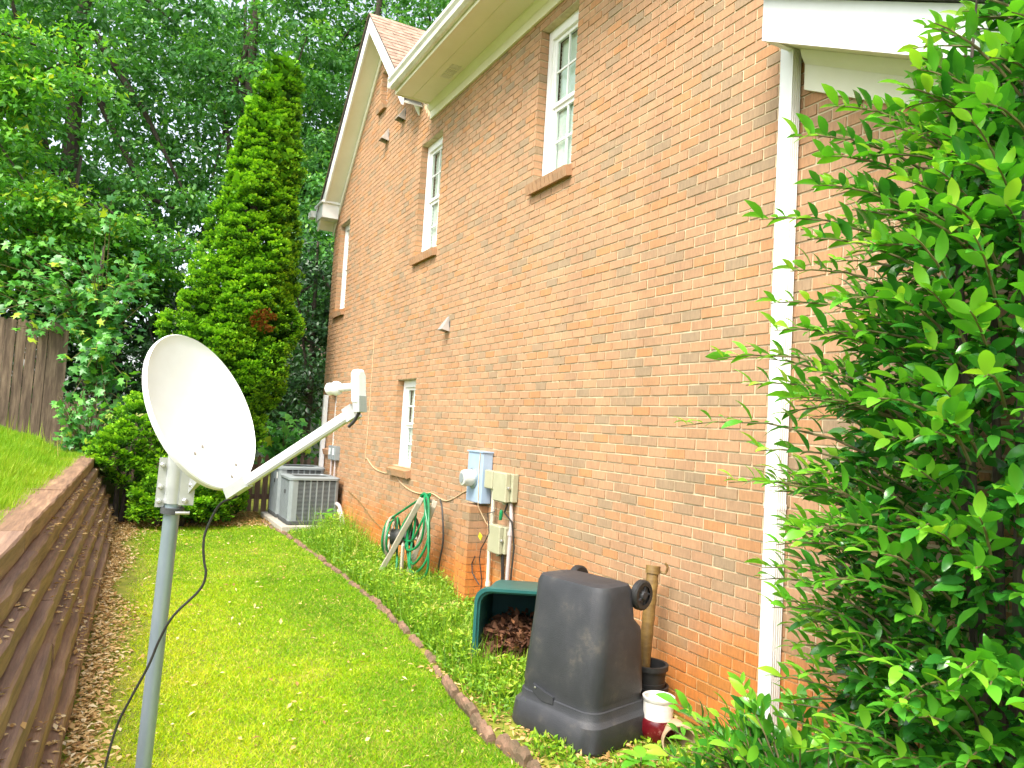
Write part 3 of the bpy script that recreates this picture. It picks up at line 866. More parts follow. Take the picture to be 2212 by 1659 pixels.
# beige cable swagging along the wall, with its vertical run
pts = [(W - .006, 10.78, 3.05), (W - .006, 10.77, 2.4), (W - .006, 10.78, 1.6), (W - .006, 10.82, 1.18), (W - .006, 10.75, 1.05), (W - .006, 10.35, .93), (W - .006, 9.85, .90), (W - .006, 9.55, .93), (W - .006, 9.1, .80), (W - .006, 8.6, .755), (W - .006, 8.15, .80), (W - .006, 7.7, .76), (W - .006, 7.25, .90), (W - .006, 6.98, 1.00)]
pts = [(a, b, c + (.18 if i > 3 else 0)) for i, (a, b, c) in enumerate(pts)]
def spline(P, n=6):
    P = [Vector(p) for p in P]; out = []
    for i in range(len(P) - 1):
        p0, p1, p2, p3 = P[max(i - 1, 0)], P[i], P[i + 1], P[min(i + 2, len(P) - 1)]
        for k in range(n):
            u = k / n
            out.append(0.5 * ((2 * p1) + (p2 - p0) * u + (2 * p0 - 5 * p1 + 4 * p2 - p3) * u * u + (3 * p1 - p0 - 3 * p2 + p3) * u ** 3))
    return out + [P[-1]]
tag(MB().tube(spline(pts), .007, 6).build("cable", M['beigecable'], None, True), "thin beige cable running down the wall and swagging to the meter", "cable")
tag(MB().tube(spline([(W - .006, 11.6, .66), (W - .006, 10.9, .55), (W - .006, 10.3, .40), (W - .006, 9.6, .30), (W - .006, 9.0, .34)]), .007, 6).build("cable", M['pipe'], None, True), "brown cable sagging low on the wall between condenser and hose reel", "cable")
# disconnect switches
t = thing("disconnect_box", "grey twin electrical disconnect box on the wall above the condensers", "utility box", (W, 12.45, 1.08))
for dy in (0.0, .24):
    MB().box(W - .08, W - .003, 12.25 + dy, 12.46 + dy, 1.10, 1.33).build("box", M['acgrey'], t)
    MB().box(W - .095, W - .081, 12.33 + dy, 12.38 + dy, 1.18, 1.29).build("handle", M['white'], t)
    MB().tube([(W - .04, 12.36 + dy, 0.5), (W - .04, 12.36 + dy, 1.10)], .016, 8).build("conduit", M['conduit'], t, True)

# ================================================================== RETAINING WALL
rw = thing("retaining_wall", "stepped retaining wall of weathered brown landscape timbers beside the lawn", "retaining wall", (0, 7.0, 0))
NR, TH, SET = 7, 0.145, 0.056
for r in range(NR):
    yy = -1.5 - random.uniform(0, 1.2)
    end = 13.0 - 0.0 * r
    while yy < end - 0.3:
        ln = 2.44
        y2 = min(end, yy + ln)
        if end - y2 < 0.5: y2 = end
        m = MB(); rings = []
        n = max(3, int((y2 - yy) / 0.22))
        for i in range(n + 1):
            y = yy + .004 + (y2 - yy - .008) * i / n
            xf = ret_x(y) - SET * r + random.gauss(0, .0025)
            zt = (r + 1) * TH - .004 + random.gauss(0, .003)
            zb = r * TH + random.gauss(0, .002)
            dp = 0.40 if r == NR - 1 else 0.20
            b1 = .008 + random.uniform(0, .008)
            rings.append([(xf - dp, y, zb), (xf - .008, y, zb), (xf, y, zb + .018), (xf + random.gauss(0, .003), y, zt - b1), (xf - b1, y, zt), (xf - dp, y, zt)])
        m.loft(rings)
        m.build("timber", M['timber'] if random.random() < .6 else M['timber2'], rw)
        yy = y2
MB().box(-1.3, -0.30, 12.86, 13.02, 0.0, .98).build("end_timber", M['timber'], rw)

# ================================================================== FENCES
bf = thing("board_fence", "tall weathered dog ear board fence on the raised ground at the far left", "fence", (-2.5, 14.4, 1.3))
x = -0.78
k = 0
while x > -6.5:
    w_ = random.uniform(.135, .15)
    zb = upper_z(x, 12) - .25; zt = 3.10 + random.uniform(-.02, .02)
    y_ = 14.40 + random.uniform(-.008, .008)
    m = MB(); c_ = .03
    out = [(x - w_, zb), (x, zb), (x, zt - c_), (x - c_, zt), (x - w_ + c_, zt), (x - w_, zt - c_)]
    m.loft([[(a, y_, b) for a, b in out], [(a, y_ + .018, b) for a, b in out]])
    m.build("board", M['fenceboard'], bf)
    x -= w_ + random.uniform(.002, .012)
for zr in (1.75, 2.75):
    MB().box(-6.6, -.80, 14.43, 14.47, zr, zr + .09).build("rail", M['fenceboard'], bf)
MB().box(-.90, -.80, 14.47, 14.57, .9, 3.05).build("post", M['fenceboard'], bf)

pf = thing("picket_fence", "low brown picket fence with pointed tops behind the condensers and the conifer", "fence", (1.6, 14.3, 0))
x = 3.46
while x > -.72:
    w_ = .09
    base = upper_z(x, 14.3) - .05
    base = max(-.02, base * .95)
    hgt = 1.07 + random.uniform(-.02, .02)
    out = [(-.5, 0), (.5, 0), (.5, hgt - .20), (.28, hgt - .165), (.28, hgt - .15), (.46, hgt - .11), (.36, hgt - .06), (0, hgt), (-.36, hgt - .06), (-.46, hgt - .11), (-.28, hgt - .15), (-.28, hgt - .165), (-.5, hgt - .20)]
    m = MB()
    m.loft([[(x + a * w_, 14.3, base + b) for a, b in out], [(x + a * w_, 14.32, base + b) for a, b in out]])
    m.build("picket", M['picket'], pf)
    x -= .125 + random.uniform(0, .01)
for zr in (.25, .80):
    m = MB()
    m.loft([[(xx, 14.321, max(-.02, (upper_z(xx, 14.3) - .05) * .95) + zr), (xx, 14.36, max(-.02, (upper_z(xx, 14.3) - .05) * .95) + zr), (xx, 14.36, max(-.02, (upper_z(xx, 14.3) - .05) * .95) + zr + .09), (xx, 14.321, max(-.02, (upper_z(xx, 14.3) - .05) * .95) + zr + .09)] for xx in (-.75, -.2, .3, .8, 1.3, 2, 3.5)])
    m.build("rail", M['picket'], pf)

# ================================================================== SATELLITE DISH
dish = thing("satellite_dish", "white oval satellite dish on a galvanised pole with feed arm", "satellite dish", (0.173, 2.937, 0))
pole_pts = [Vector((0.173, 2.937, 0)), Vector((0.181, 2.904, 0.411)), Vector((0.203, 2.815, 1.56))]
MB().tube(pole_pts, .026, 20).build("pole", M['galv'], dish, True)
MB().tube([(0.1795, 2.911, .335), (0.180, 2.909, .35)], .0285, 20).build("hose_clamp", M['chrome'], dish, True)
dc = Vector((0.263, 2.697, 1.784)); dn = Vector((0.598, -0.673, 0.436)).normalized()
da = Vector((-0.29, 0.326, 0.9)).normalized(); db = da.cross(dn).normalized()
A_, B_ = .276, .223
def dsurf(rho, th, off=0.0):
    dep = -0.048 * (1 - rho * rho)
    return dc + da * (A_ * rho * math.cos(th)) + db * (B_ * rho * math.sin(th)) + dn * (dep + off)
NS, NRI = 64, 9
front = [[dsurf(max(.001, i / NRI), 2 * math.pi * k / NS) for k in range(NS)] for i in range(NRI + 1)]
rim = [[dsurf(1.012, 2 * math.pi * k / NS, .004) for k in range(NS)], [dsurf(1.026, 2 * math.pi * k / NS, -.002) for k in range(NS)], [dsurf(1.022, 2 * math.pi * k / NS, -.016) for k in range(NS)], [dsurf(1.0, 2 * math.pi * k / NS, -.016) for k in range(NS)]]
back = [[dsurf(max(.001, i / NRI), 2 * math.pi * k / NS, -.007) for k in range(NS)] for i in range(NRI, -1, -1)]
MB().loft(front + rim + back, cap=False).build("reflector", M['dishwhite'], dish, True)
for (u_, v_) in ((-.42, -.05), (-.52, -.28), (-.70, .42), (-.86, .22)):
    rho = math.hypot(u_, v_); th = math.atan2(v_, u_)
    p = dsurf(rho, th, .0)
    MB().lathe([(.006, 0), (.006, .003), (.003, .004)], Matrix.Translation(p) @ dn.to_track_quat('Z', 'Y').to_matrix().to_4x4(), 8).build("bolt", M['chrome'], dish, True)
# mounting bracket
px_, py_ = 0.203, 2.815
ax = (pole_pts[2] - pole_pts[1]).normalized()
MB().tube([Vector((px_, py_, 1.56)) - ax * .10, Vector((px_, py_, 1.56)) + ax * .075], .031, 20).build("mount_sleeve", M['bracket'], dish, True)
br = (Vector((px_, py_, 1.53)) - EYE); br.z = 0
side = Vector((br.y, -br.x, 0)).normalized()           # to the right as seen from the lawn
toward = -br.normalized()
ctr = Vector((px_, py_, 1.53))
MB().obox(ctr - side * .043, side, toward, ax, .014, .004, .085).build("clamp_flange", M['bracket'], dish)
MB().obox(ctr + side * .040 + toward * .026, side, toward, ax, .024, .0035, .075).build("clamp_flange", M['bracket'], dish)
for k_, dz in enumerate((-.065, -.015, .06)):
    MB().lathe([(.008, 0), (.008, .010), (.005, .013)], Matrix.Translation(ctr - side * .045 + toward * .005 + ax * dz) @ toward.to_track_quat('Z', 'Y').to_matrix().to_4x4(), 8).build("bolt", M['chrome'], dish, True)
for so, dz in ((.052, -.005), (.036, .045), (.036, -.06)):
    MB().lathe([(.009, 0), (.009, .010), (.005, .014)], Matrix.Translation(ctr + side * so + toward * .03 + ax * dz) @ toward.to_track_quat('Z', 'Y').to_matrix().to_4x4(), 8).build("bolt", M['chrome'], dish, True)
MB().tube([ctr - ax * .105, ctr - ax * .085], .038, 20).build("clamp_band", M['acdark'], dish, True)
MB().tube([ctr - ax * .10 + side * .01 + toward * .045, ctr - ax * .10 + side * .055 + toward * .045], .006, 8).build("clamp_screw", M['chrome'], dish, True)
bk = dsurf(.45, math.pi, -.02)
m = MB()
m.loft([[ctr + side * .03 + ax * .06, ctr + side * .03 - ax * .06, ctr + side * .03 - ax * .06 - toward * .04, ctr + side * .03 + ax * .06 - toward * .04],
        [bk + da * .07, bk - da * .07, bk - da * .07 + db * .05, bk + da * .07 + db * .05]])
m.build("back_plate", M['bracket'], dish)
a0 = Vector((0.352, 2.575, 1.522)); a1 = Vector((0.640, 2.214, 1.806))
adir = (a1 - a0).normalized(); aup = (Vector((0, 0, 1)) - adir * adir.z).normalized(); asd = adir.cross(aup)
m = MB()
m.loft([[p + asd * (.013 * i) + aup * (.016 * j) for i, j in ((-1, -.6), (-.6, -1), (.6, -1), (1, -.6), (1, .6), (.6, 1), (-.6, 1), (-1, .6))] for p in (a0, a1)])
m.build("feed_arm", M['armgrey'], dish)
MB().obox(a0 + adir * .035, adir, asd, aup, .045, .016, .0185).build("arm_socket", M['bracket'], dish)
for q in (.01, .035, .06):
    MB().lathe([(.004, 0), (.004, .003)], Matrix.Translation(a0 + adir * q - asd * .016) @ (-asd).to_track_quat('Z', 'Y').to_matrix().to_4x4(), 8).build("bolt", M['acdark'], dish, True)
# feed: housing, neck and cup, all in the plane of the arm
lb = Vector((0.633, 2.158, 1.878))
hd = (Vector((0.572, 2.243, 1.867)) - lb).normalized()          # towards the reflector
hu = (Vector((0, 0, 1)) + hd * .22).normalized(); hu = (hu - hd * hu.dot(hd)).normalized(); hs_ = hd.cross(hu)
m = MB()
def rr(c, hw, hh, cut):
    return [c + hs_ * (hw * i) + hu * (hh * j) for i, j in ((-1, -1 + cut), (-1 + cut * 2, -1), (1 - cut * 2, -1), (1, -1 + cut), (1, 1 - cut), (1 - cut * 2, 1), (-1 + cut * 2, 1), (-1, 1 - cut))]
m.loft([rr(lb + hd * .014, .016, .046, .25), rr(lb + hd * .012, .021, .052, .2), rr(lb - hd * .006, .022, .054, .2), rr(lb - hd * .013, .017, .047, .25)])
m.build("feed_housing", M['dishwhite'], dish)
MB().obox(lb - hu * .050 - hd * .002, hd, hs_, hu, .012, .018, .024).build("feed_clamp", M['bracket'], dish)
MB().obox(a1 - adir * .01, adir, asd, aup, .018, .018, .022).build("arm_clamp", M['bracket'], dish)
MB().tube([lb + hd * .015 + hu * .004, lb + hd * .075 + hu * .004], .012, 14).build("feed_neck", M['dishwhite'], dish, True)
cq = Matrix.Translation(lb + hd * .070 + hu * .004) @ hd.to_track_quat('Z', 'Y').to_matrix().to_4x4()
MB().lathe([(.013, 0), (.019, .004), (.022, .012), (.022, .018), (.017, .020), (.019, .042), (.015, .047), (0.0, .048)], cq).build("feed_horn", M['dishwhite'], dish, True)
MB().tube([lb - hu * .075, lb - hu * .10 + hd * .02, lb - hu * .115 + hd * .04], .005, 6).build("connector", M['blackcable'], dish, True)
cab = spline([(0.372, 2.56, 1.51), (0.33, 2.626, 1.477), (0.300, 2.650, 1.40), (0.292, 2.654, 1.351), (0.298, 2.655, 1.29), (0.307, 2.654, 1.245), (0.292, 2.665, 1.19), (0.224, 2.708, 1.102), (0.19, 2.735, 1.02), (0.163, 2.752, 0.929), (0.12, 2.78, .82), (0.086, 2.808, 0.717), (.06, 2.82, .55), (.05, 2.84, .3), (.07, 2.87, .02)])
tag(MB().tube(cab, .0042, 8).build("coaxial_cable", M['blackcable'], None, True), "black coaxial cable drooping from the dish arm past the pole", "cable")

# ================================================================== AIR CONDITIONERS
def condenser(x0, x1, y0, y1, h, label):
    zb = .10
    t = thing("air_conditioner", label, "air conditioner", ((x0 + x1) / 2, (y0 + y1) / 2, zb), "condenser units by the house wall")
    MB().box(x0 + .035, x1 - .035, y0 + .035, y1 - .035, zb + .03, h - .03).build("coil_core", M['acdark'], t)
    def rect(i, z):
        c = .07
        a, b, c0, d0 = x0 + i, x1 - i, y0 + i, y1 - i
        out = []
        for cx, cy, s0 in ((b - c, d0 - c, 0), (a + c, d0 - c, 90), (a + c, c0 + c, 180), (b - c, c0 + c, 270)):
            for k in range(4):
                an = math.radians(s0 + k * 30)
                out.append((cx + c * math.cos(an), cy + c * math.sin(an), z))
        return out
    MB().loft([rect(-.005, zb), rect(-.012, zb + .01), rect(-.012, zb + .05), rect(.0, zb + .06)]).build("base_pan", M['acdark'], t)
    MB().loft([rect(.0, h - .05), rect(-.014, h - .045), rect(-.016, h - .012), rect(.0, h), rect(.10, h + .006), rect(.11, h - .02)]).build("top_cap", M['acgrey'], t, True)
    MB().lathe([(.33, h - .015), (.33, h - .006), (0.0, h - .004)], Matrix.Translation(((x0 + x1) / 2, (y0 + y1) / 2, 0)), 28).build("fan_grille", M['acdark'], t, True)
    # corner posts
    for cx, cy in ((x0, y0), (x1, y0), (x0, y1), (x1, y1)):
        sx = 1 if cx == x0 else -1; sy = 1 if cy == y0 else -1
        m = MB()
        wd = .13 if (cx == x0 and cy == y0) else .06
        m.loft([[(cx + sx * wd, cy, z), (cx + sx * .05, cy, z), (cx + sx * .015, cy + sy * .015, z), (cx, cy + sy * .05, z), (cx, cy + sy * .06, z), (cx + sx * .03, cy + sy * .06, z), (cx + sx * wd, cy + sy * .03, z)] for z in (zb + .055, h - .045)])
        m.build("corner_post", M['acgrey'], t)
    # louvred panels
    def louvers(fixed, a, b, axis):
        m = MB(); n = int((h - zb - .12) / .0205)
        for i in range(n):
            z = zb + .065 + i * .0205
            if axis == 'x': m.box(a, b, fixed + .006, fixed + .03, z, z + .0062)
            else: m.box(fixed + .006, fixed + .03, a, b, z, z + .0062)
        cols = 6
        for c in range(1, cols):
            q = a + (b - a) * c / cols
            if axis == 'x': m.box(q - .009, q + .009, fixed + .003, fixed + .031, zb + .057, h - .047)
            else: m.box(fixed + .003, fixed + .031, q - .009, q + .009, zb + .057, h - .047)
        tag(m.build("louver_panel", M['acgrey'], t), kind='stuff')
    louvers(y0, x0 + .13, x1 - .06, 'x')
    louvers(x0, y0 + .06, y1 - .06, 'y')
    MB().box(x0 - .004, x0 + .002, y0 + .30, y0 + .38, h - .28, h - .22).build("badge", M['acdark'], t)
    return t
condenser(2.49, 3.27, 11.85, 12.60, .84, "grey louvred air conditioner nearer the camera by the house wall")
condenser(2.48, 3.24, 12.72, 13.45, .94, "grey louvred air conditioner with a white sticker, the farther one")
ac2 = [o for o in C.objects if o.name.startswith("air_conditioner")][-1]
MB().box(2.472, 2.479, 12.80, 12.86, .74, .84).build("sticker", M['white'], ac2)
t = MB().box(2.38, 3.31, 11.72, 13.55, .0, .095).build("concrete_pad", M['concrete'])
t.modifiers.new("b", 'BEVEL').width = .012
tag(t, "concrete pad on the ground under both air conditioners", "concrete pad")
lines = thing("refrigerant_line", "wrapped refrigerant lines bending from the near condenser to the wall", "pipe", (3.25, 11.8, 0))
MB().tube(spline([(3.2, 12.0, .40), (3.26, 11.8, .42), (3.28, 11.6, .25), (3.30, 11.55, .05)]), .03, 8).build("insulation_sleeve", M['conduit'], lines, True)
MB().tube(spline([(3.2, 12.1, .30), (3.27, 11.9, .34), (3.30, 11.75, .2), (3.32, 11.7, .05)]), .018, 8).build("copper_pipe", M['pvc'], lines, True)

# ================================================================== HOSE REEL AND HOSE
reel = thing("hose_reel", "beige plastic hose reel cart leaning by the brick pier", "hose reel", (3.05, 8.1, 0))
def panel(foot, top, wid, label):
    f0, t0 = Vector(foot), Vector(top)
    d = (t0 - f0).normalized(); s_ = Vector(wid).normalized(); nrm_ = d.cross(s_).normalized()
    L_ = (t0 - f0).length
    m = MB()
    m.loft([[f0 + d * (L_ * u) + s_ * (w * i) + nrm_ * (.028 * j) for i, j in ((-1, -1), (1, -1), (1, 1), (-1, 1))] for u, w in ((0, .07), (.06, .075), (.3, .062), (.75, .062), (.93, .066), (1, .035))])
    o = m.build("side_frame", M['reel'], reel)
    o.modifiers.new("b", 'BEVEL').width = .006
panel((2.80, 8.28, 0.0), (3.02, 7.62, .98), (.35, .95, 0), "")
panel((2.98, 7.90, 0.0), (3.13, 7.50, .96), (.35, .95, 0), "")
m = MB()
m.obox((2.93, 7.86, .24), (.93, -.36, 0), (.36, .93, 0), (0, 0, 1), .018, .13, .22)
o = m.build("lower_panel", M['reel'], reel); o.modifiers.new("b", 'BEVEL').width = .02
MB().obox((2.905, 7.85, .17), (.93, -.36, 0), (.36, .93, 0), (0, 0, 1), .006, .05, .07).build("dark_opening_plate", M['acdark'], reel)  # dark plate on the panel face, coloured as the shade of a hole
dax = Vector((.80, -.60, 0.0)).normalized()
for k_, off_ in enumerate((-.13, .13)):
    mm_ = Matrix.Translation(Vector((3.02, 8.16, .47)) + dax * off_) @ dax.to_track_quat('Z', 'Y').to_matrix().to_4x4()
    fm = MB().lathe([(.235, -.012), (.245, 0), (.235, .012), (.21, .006), (.20, -.006), (.235, -.012)], mm_, 28, cap=False)
    for s_ in range(6):
        an = s_ * math.pi / 3
        dirv = mm_.to_3x3() @ Vector((math.cos(an), math.sin(an), 0))
        fm.tube([mm_.translation + dirv * .04, mm_.translation + dirv * .215], .014, 6)
    fm.build("drum_flange", M['reeldrum'] if k_ else M['reel'], reel, True)
mm_ = Matrix.Translation(Vector((3.02, 8.16, .47))) @ dax.to_track_quat('Z', 'Y').to_matrix().to_4x4()
MB().lathe([(.09, -.12), (.09, .12)], mm_, 20).build("drum", M['reeldrum'], reel, True)
MB().lathe([(.03, -.20), (.035, -.17), (.02, -.165), (.02, .18)], mm_, 14).build("hub", M['potwhite'], reel, True)
MB().tube([(3.02, 7.63, .96), (3.13, 7.51, .95)], .022, 10).build("handle", M['reel'], reel, True)
# hose: loops hung over the handle and wound on the drum, one continuous tube
hp = []
ctrs = [(.26, .72, .00, 2.94), (.30, .80, -.10, 2.92), (.20, .62, .16, 2.96), (.27, .86, -.20, 2.93), (.24, .55, .26, 2.95)]
for li, (ra, drop, dy, xx) in enumerate(ctrs):
    for k_ in range(20):
        u_ = k_ / 20
        an = 2 * math.pi * u_
        wdt = math.sin(an) * (0.35 + 0.65 * (0.5 - 0.5 * math.cos(an)) ** .6)
        fall = 0.5 - 0.5 * math.cos(an)
        p = Vector((xx + .10 * (1 - fall) + .02 * math.sin(3 * an + li), 7.58 + ra * wdt * 1.25 + dy * fall, 1.0 + .008 * li - drop * fall))
        p.z = max(p.z, .03)
        hp.append(p)
for li in range(2):
    for k_ in range(14):
        an = math.pi / 2 + 2 * math.pi * k_ / 14
        e1 = Vector((-dax.y, dax.x, 0)); 
        p = Vector((3.02, 8.16, .47)) + dax * (-.15 + .05 * li) + e1 * (.255 * math.cos(an)) + Vector((0, 0, .20 * math.sin(an)))
        hp.append(p)
hp += [Vector((2.92, 8.0, .25)), Vector((2.86, 7.85, .08)), Vector((2.82, 7.65, .03)), Vector((2.95, 7.3, .02)), Vector((2.98, 7.1, .02)), Vector((3.1, 6.98, .02))]
tag(MB().tube(spline(hp, 4), .0125, 8).build("garden_hose", M['hose'], None, True), "green garden hose draped in loops over the hose reel", "hose")
tag(MB().tube(spline([(3.22, 7.58, .97), (3.2, 7.45, .85), (3.2, 7.38, .55), (3.2, 7.45, .3), (3.24, 7.55, .12)], 5), .010, 8).build("garden_hose", M['blackcable'], None, True), "black hose hanging behind the green loops", "hose")

# ================================================================== BLACK BIN (upside down)
bin_ = thing("wheeled_bin", "black plastic wheeled bin standing upside down with its wheels at the top", "bin", (2.635, 3.82, 0))
ub, vb = Vector((.26, -.966, 0)), Vector((.966, .26, 0)); cb = Vector((2.635, 3.82, 0))
def bring(z, u0, u1, v0, v1, r=.05, n=5):
    out = []
    for cu, cv, s0 in ((u1 - r, v1 - r, 0), (u0 + r, v1 - r, 90), (u0 + r, v0 + r, 180), (u1 - r, v0 + r, 270)):
        for k in range(n):
            an = math.radians(s0 + 90 * k / (n - 1))
            out.append(cb + ub * (cu + r * math.cos(an)) + vb * (cv + r * math.sin(an)) + Vector((0, 0, z)))
    return out
m = MB()
m.loft([bring(0.0, -.335, .335, -.29, .29, .095), bring(.02, -.345, .345, -.30, .30, .095), bring(.145, -.335, .335, -.29, .29, .095), bring(.165, -.315, .315, -.272, .272, .095), bring(.175, -.310, .310, -.266, .266, .095),
        bring(.215, -.308, .308, -.262, .262, .095), bring(.22, -.300, .300, -.255, .255, .095), bring(.255, -.298, .298, -.252, .252, .095), bring(.27, -.303, .303, -.256, .256, .095),
        bring(.62, -.292, .290, -.215, .235, .095), bring(.64, -.291, .289, -.213, .225, .095), bring(.69, -.290, .287, -.208, .165, .095), bring(.86, -.287, .278, -.190, .140, .09), bring(.895, -.272, .262, -.178, .125, .085), bring(.905, -.235, .225, -.14, .09, .07)])
m.build("body", M['binblack'], bin_, True)
m = MB()      # raised handle plate on the flaring wall
pc = cb - vb * .262 + Vector((0, 0, .235)) - ub * .06
m.loft([[pc + ub * u_ + Vector((0, 0, z_)) + vb * w_ for u_, z_ in ((-.10, .035), (-.10, -.01), (-.02, -.045), (.07, -.04), (.07, .0), (.0, .012))] for w_ in (.02, -.008)])
m.build("catch_plate", M['binblack'], bin_)
MB().lathe([(.007, 0), (.007, .004), (.003, .006)], Matrix.Translation(pc - vb * .010 - ub * .075 + Vector((0, 0, .02))) @ (-vb).to_track_quat('Z', 'Y').to_matrix().to_4x4(), 8).build("rivet", M['chrome'], bin_, True)
for uo in (-.235, .275):
    mm_ = Matrix.Translation(cb + ub * uo + vb * .18 + Vector((0, 0, .83))) @ ub.to_track_quat('Z', 'Y').to_matrix().to_4x4()
    wh = MB().lathe([(.056, -.022), (.080, -.024), (.090, -.015), (.090, .015), (.080, .024), (.056, .022)], mm_, 28, cap=False).build("wheel", M['tyre'], bin_, True)
    rm = MB().lathe([(.06, -.010), (.06, .010), (.03, .014), (.022, .028), (0, .028)], mm_, 20, cap=False)
    for s_ in range(5):
        an = s_ * 2 * math.pi / 5
        dirv = mm_.to_3x3() @ Vector((math.cos(an), math.sin(an), 0))
        rm.tube([mm_.translation + dirv * .015 + ub * .012, mm_.translation + dirv * .062 + ub * .010], .008, 6)
    rm.build("rim", M['binblack'], wh, True)
MB().tube([cb + ub * -.26 + vb * .18 + Vector((0, 0, .83)), cb + ub * .30 + vb * .18 + Vector((0, 0, .83))], .012, 8).build("axle", M['chrome'], bin_, True)

# ================================================================== GREEN BIN (lying down) with leaves
gb = thing("green_bin", "dark green plastic bin lying on its side with brown leaves in its mouth", "bin", (2.95, 5.3, 0))
fwd = Vector((-.50, -.866, 0)).normalized(); sg = Vector((.866, -.50, 0)); cg = Vector((2.80, 4.98, 0))
def gring(d, hw, z0, z1, r=.09, n=6):
    out = []
    for cu, cz, s0 in ((hw - r, z1 - r, 0), (-hw + r, z1 - r, 90), (-hw + r, z0 + r, 180), (hw - r, z0 + r, 270)):
        for k in range(n):
            an = math.radians(s0 + 90 * k / (n - 1))
            out.append(cg + fwd * d + sg * (cu + r * math.cos(an)) + Vector((0, 0, cz + r * math.sin(an))))
    return out
m = MB()
m.loft([gring(-.80, .22, .04, .46), gring(-.78, .24, .02, .48), gring(-.02, .285, .0, .555), gring(-.01, .31, -.02, .575), gring(.06, .315, -.02, .58), gring(.07, .305, -.01, .57), gring(.065, .275, .02, .545), gring(.0, .265, .025, .53), gring(-.74, .22, .05, .45)], cap=False)
m.add(gring(-.80, .22, .04, .46), [tuple(range(24))])
m.build("body", M['bingreen'], gb, True)
MB().loft([gring(.071, .318, -.02, .583), gring(.09, .318, -.02, .583), gring(.09, .296, .0, .562), gring(.071, .296, .0, .562)], cap=False).build("rim", M['bingreen'], gb, True)
n = 1500
d_ = RNG.uniform(-.5, .13, n); s_ = RNG.uniform(-.26, .26, n)
hz = np.clip(.30 - .9 * np.maximum(d_ - .0, 0) - .12 * RNG.random(n), .02, 1) * (1 - (s_ / .34) ** 2)
P = np.array(cg)[None] + d_[:, None] * np.array(fwd)[None] + s_[:, None] * np.array(sg)[None]
P[:, 2] = hz * RNG.uniform(.72, 1.0, n) + .02
V, T, k = stamp(*DIAMOND, P, unit_rand(n) * [1, 1, .6], unit_rand(n) + [0, 0, .7], RNG.uniform(.05, .10, n))
lp = np_mesh("leaf_heap", V, T, np.repeat(RNG.beta(1.6, 2.4, n), k), M['deadleaf'])
tag(lp, "heap of brown dead leaves spilling inside the mouth of the green bin", "leaves", kind='stuff')
hm = MB()
hm.loft([[Vector(cg) + fwd * dd + sg * (ww * math.cos(math.pi * q / 8)) + Vector((0, 0, .02 + hh * math.sin(math.pi * q / 8))) for q in range(9)] for dd, ww, hh in ((-.6, .22, .22), (-.1, .26, .22), (.05, .25, .16), (.13, .2, .02))], cap=False, closed=False)
hmo = hm.build("leaf_heap_core", noise_mat("leaf_mould", [(0.3, (0.03, 0.015, 0.008)), (0.7, (0.10, 0.045, 0.02))], 30, .95))
hmo.parent = lp

# ================================================================== PIPE AND POTS
pp = thing("plastic_pipe", "brown ribbed plastic pipe standing behind the black bin against the wall", "pipe", (3.08, 3.84, .1))
pa, pb = Vector((3.07, 3.80, .12)), Vector((3.19, 3.88, .93))
path = []; rads = []
for i in range(25):
    path.append(pa.lerp(pb, i / 24)); rads.append(.039 + (.0025 if i % 3 == 0 else 0))
MB().tube(path, rads, 14).build("tube", M['pipe'], pp, True)
MB().tube([pb - (pb - pa).normalized() * .04, pb + (pb - pa).normalized() * .012], .047, 14).build("collar", M['pipe'], pp, True)
MB().tube(spline([pb + Vector((.03, -.02, -.02)), pb + Vector((.06, -.05, -.03)), pb + Vector((.07, -.06, .01)), pb + Vector((.055, -.05, .035))], 4), .008, 8).build("hook", M['pipe'], pp, True)

def pot(name, mat, label, loc, prof, tilt=None, cat="pot"):
    mm = Matrix.Translation(loc)
    if tilt: mm = mm @ tilt
    return tag(MB().lathe(prof, mm, 32, cap=False).build(name, mat, None, True), label, cat)
def potprof(rb, rt, h, lip, th=.008):
    return [(0, 0.0), (rb, 0), (rt * .985, h - lip), (rt + .008, h - lip), (rt + .01, h), (rt - th, h), (rb - th + .004, th), (0, th)]
pot("nursery_pot", M['tyre'], "black ribbed nursery pot behind the white pot, the lower one of two", (3.13, 3.80, 0), [(0, 0), (.10, 0), (.112, .06), (.106, .062), (.112, .12), (.108, .122), (.116, .19), (.126, .19), (.126, .215), (.112, .215), (.095, .01), (0, .01)])
pot("nursery_pot", M['tyre'], "black ribbed nursery pot holding the brown pipe, stacked above another", (3.12, 3.79, .10), [(0, 0), (.09, 0), (.102, .06), (.098, .062), (.105, .14), (.10, .142), (.108, .22), (.12, .22), (.12, .25), (.102, .25), (.085, .01), (0, .01)])
pot("flower_pot", M['potred'], "dark red glazed flower pot under the white pot beside the black bin", (2.985, 3.525, 0), [(0, 0), (.085, 0), (.100, .02), (.112, .07), (.106, .115), (.098, .128), (.09, .128), (.098, .07), (0, .02)])
pot("flower_pot", M['potwhite'], "white round flower pot set on top of the red one", (2.98, 3.52, .112), [(0, 0), (.072, 0), (.086, .015), (.089, .08), (.089, .115), (.094, .12), (.096, .138), (.088, .140), (.082, .135), (.080, .03), (0, .02)])
pot("flower_pot", M['pottan'], "tan clay pot lying on its side by the shrub", (3.04, 3.44, .082), [(0, 0), (.06, 0), (.088, .16), (.10, .16), (.10, .20), (.092, .20), (.082, .16), (.055, .01), (0, .01)],
    Vector((-.52, -.85, -.02)).to_track_quat('Z', 'Y').to_matrix().to_4x4())

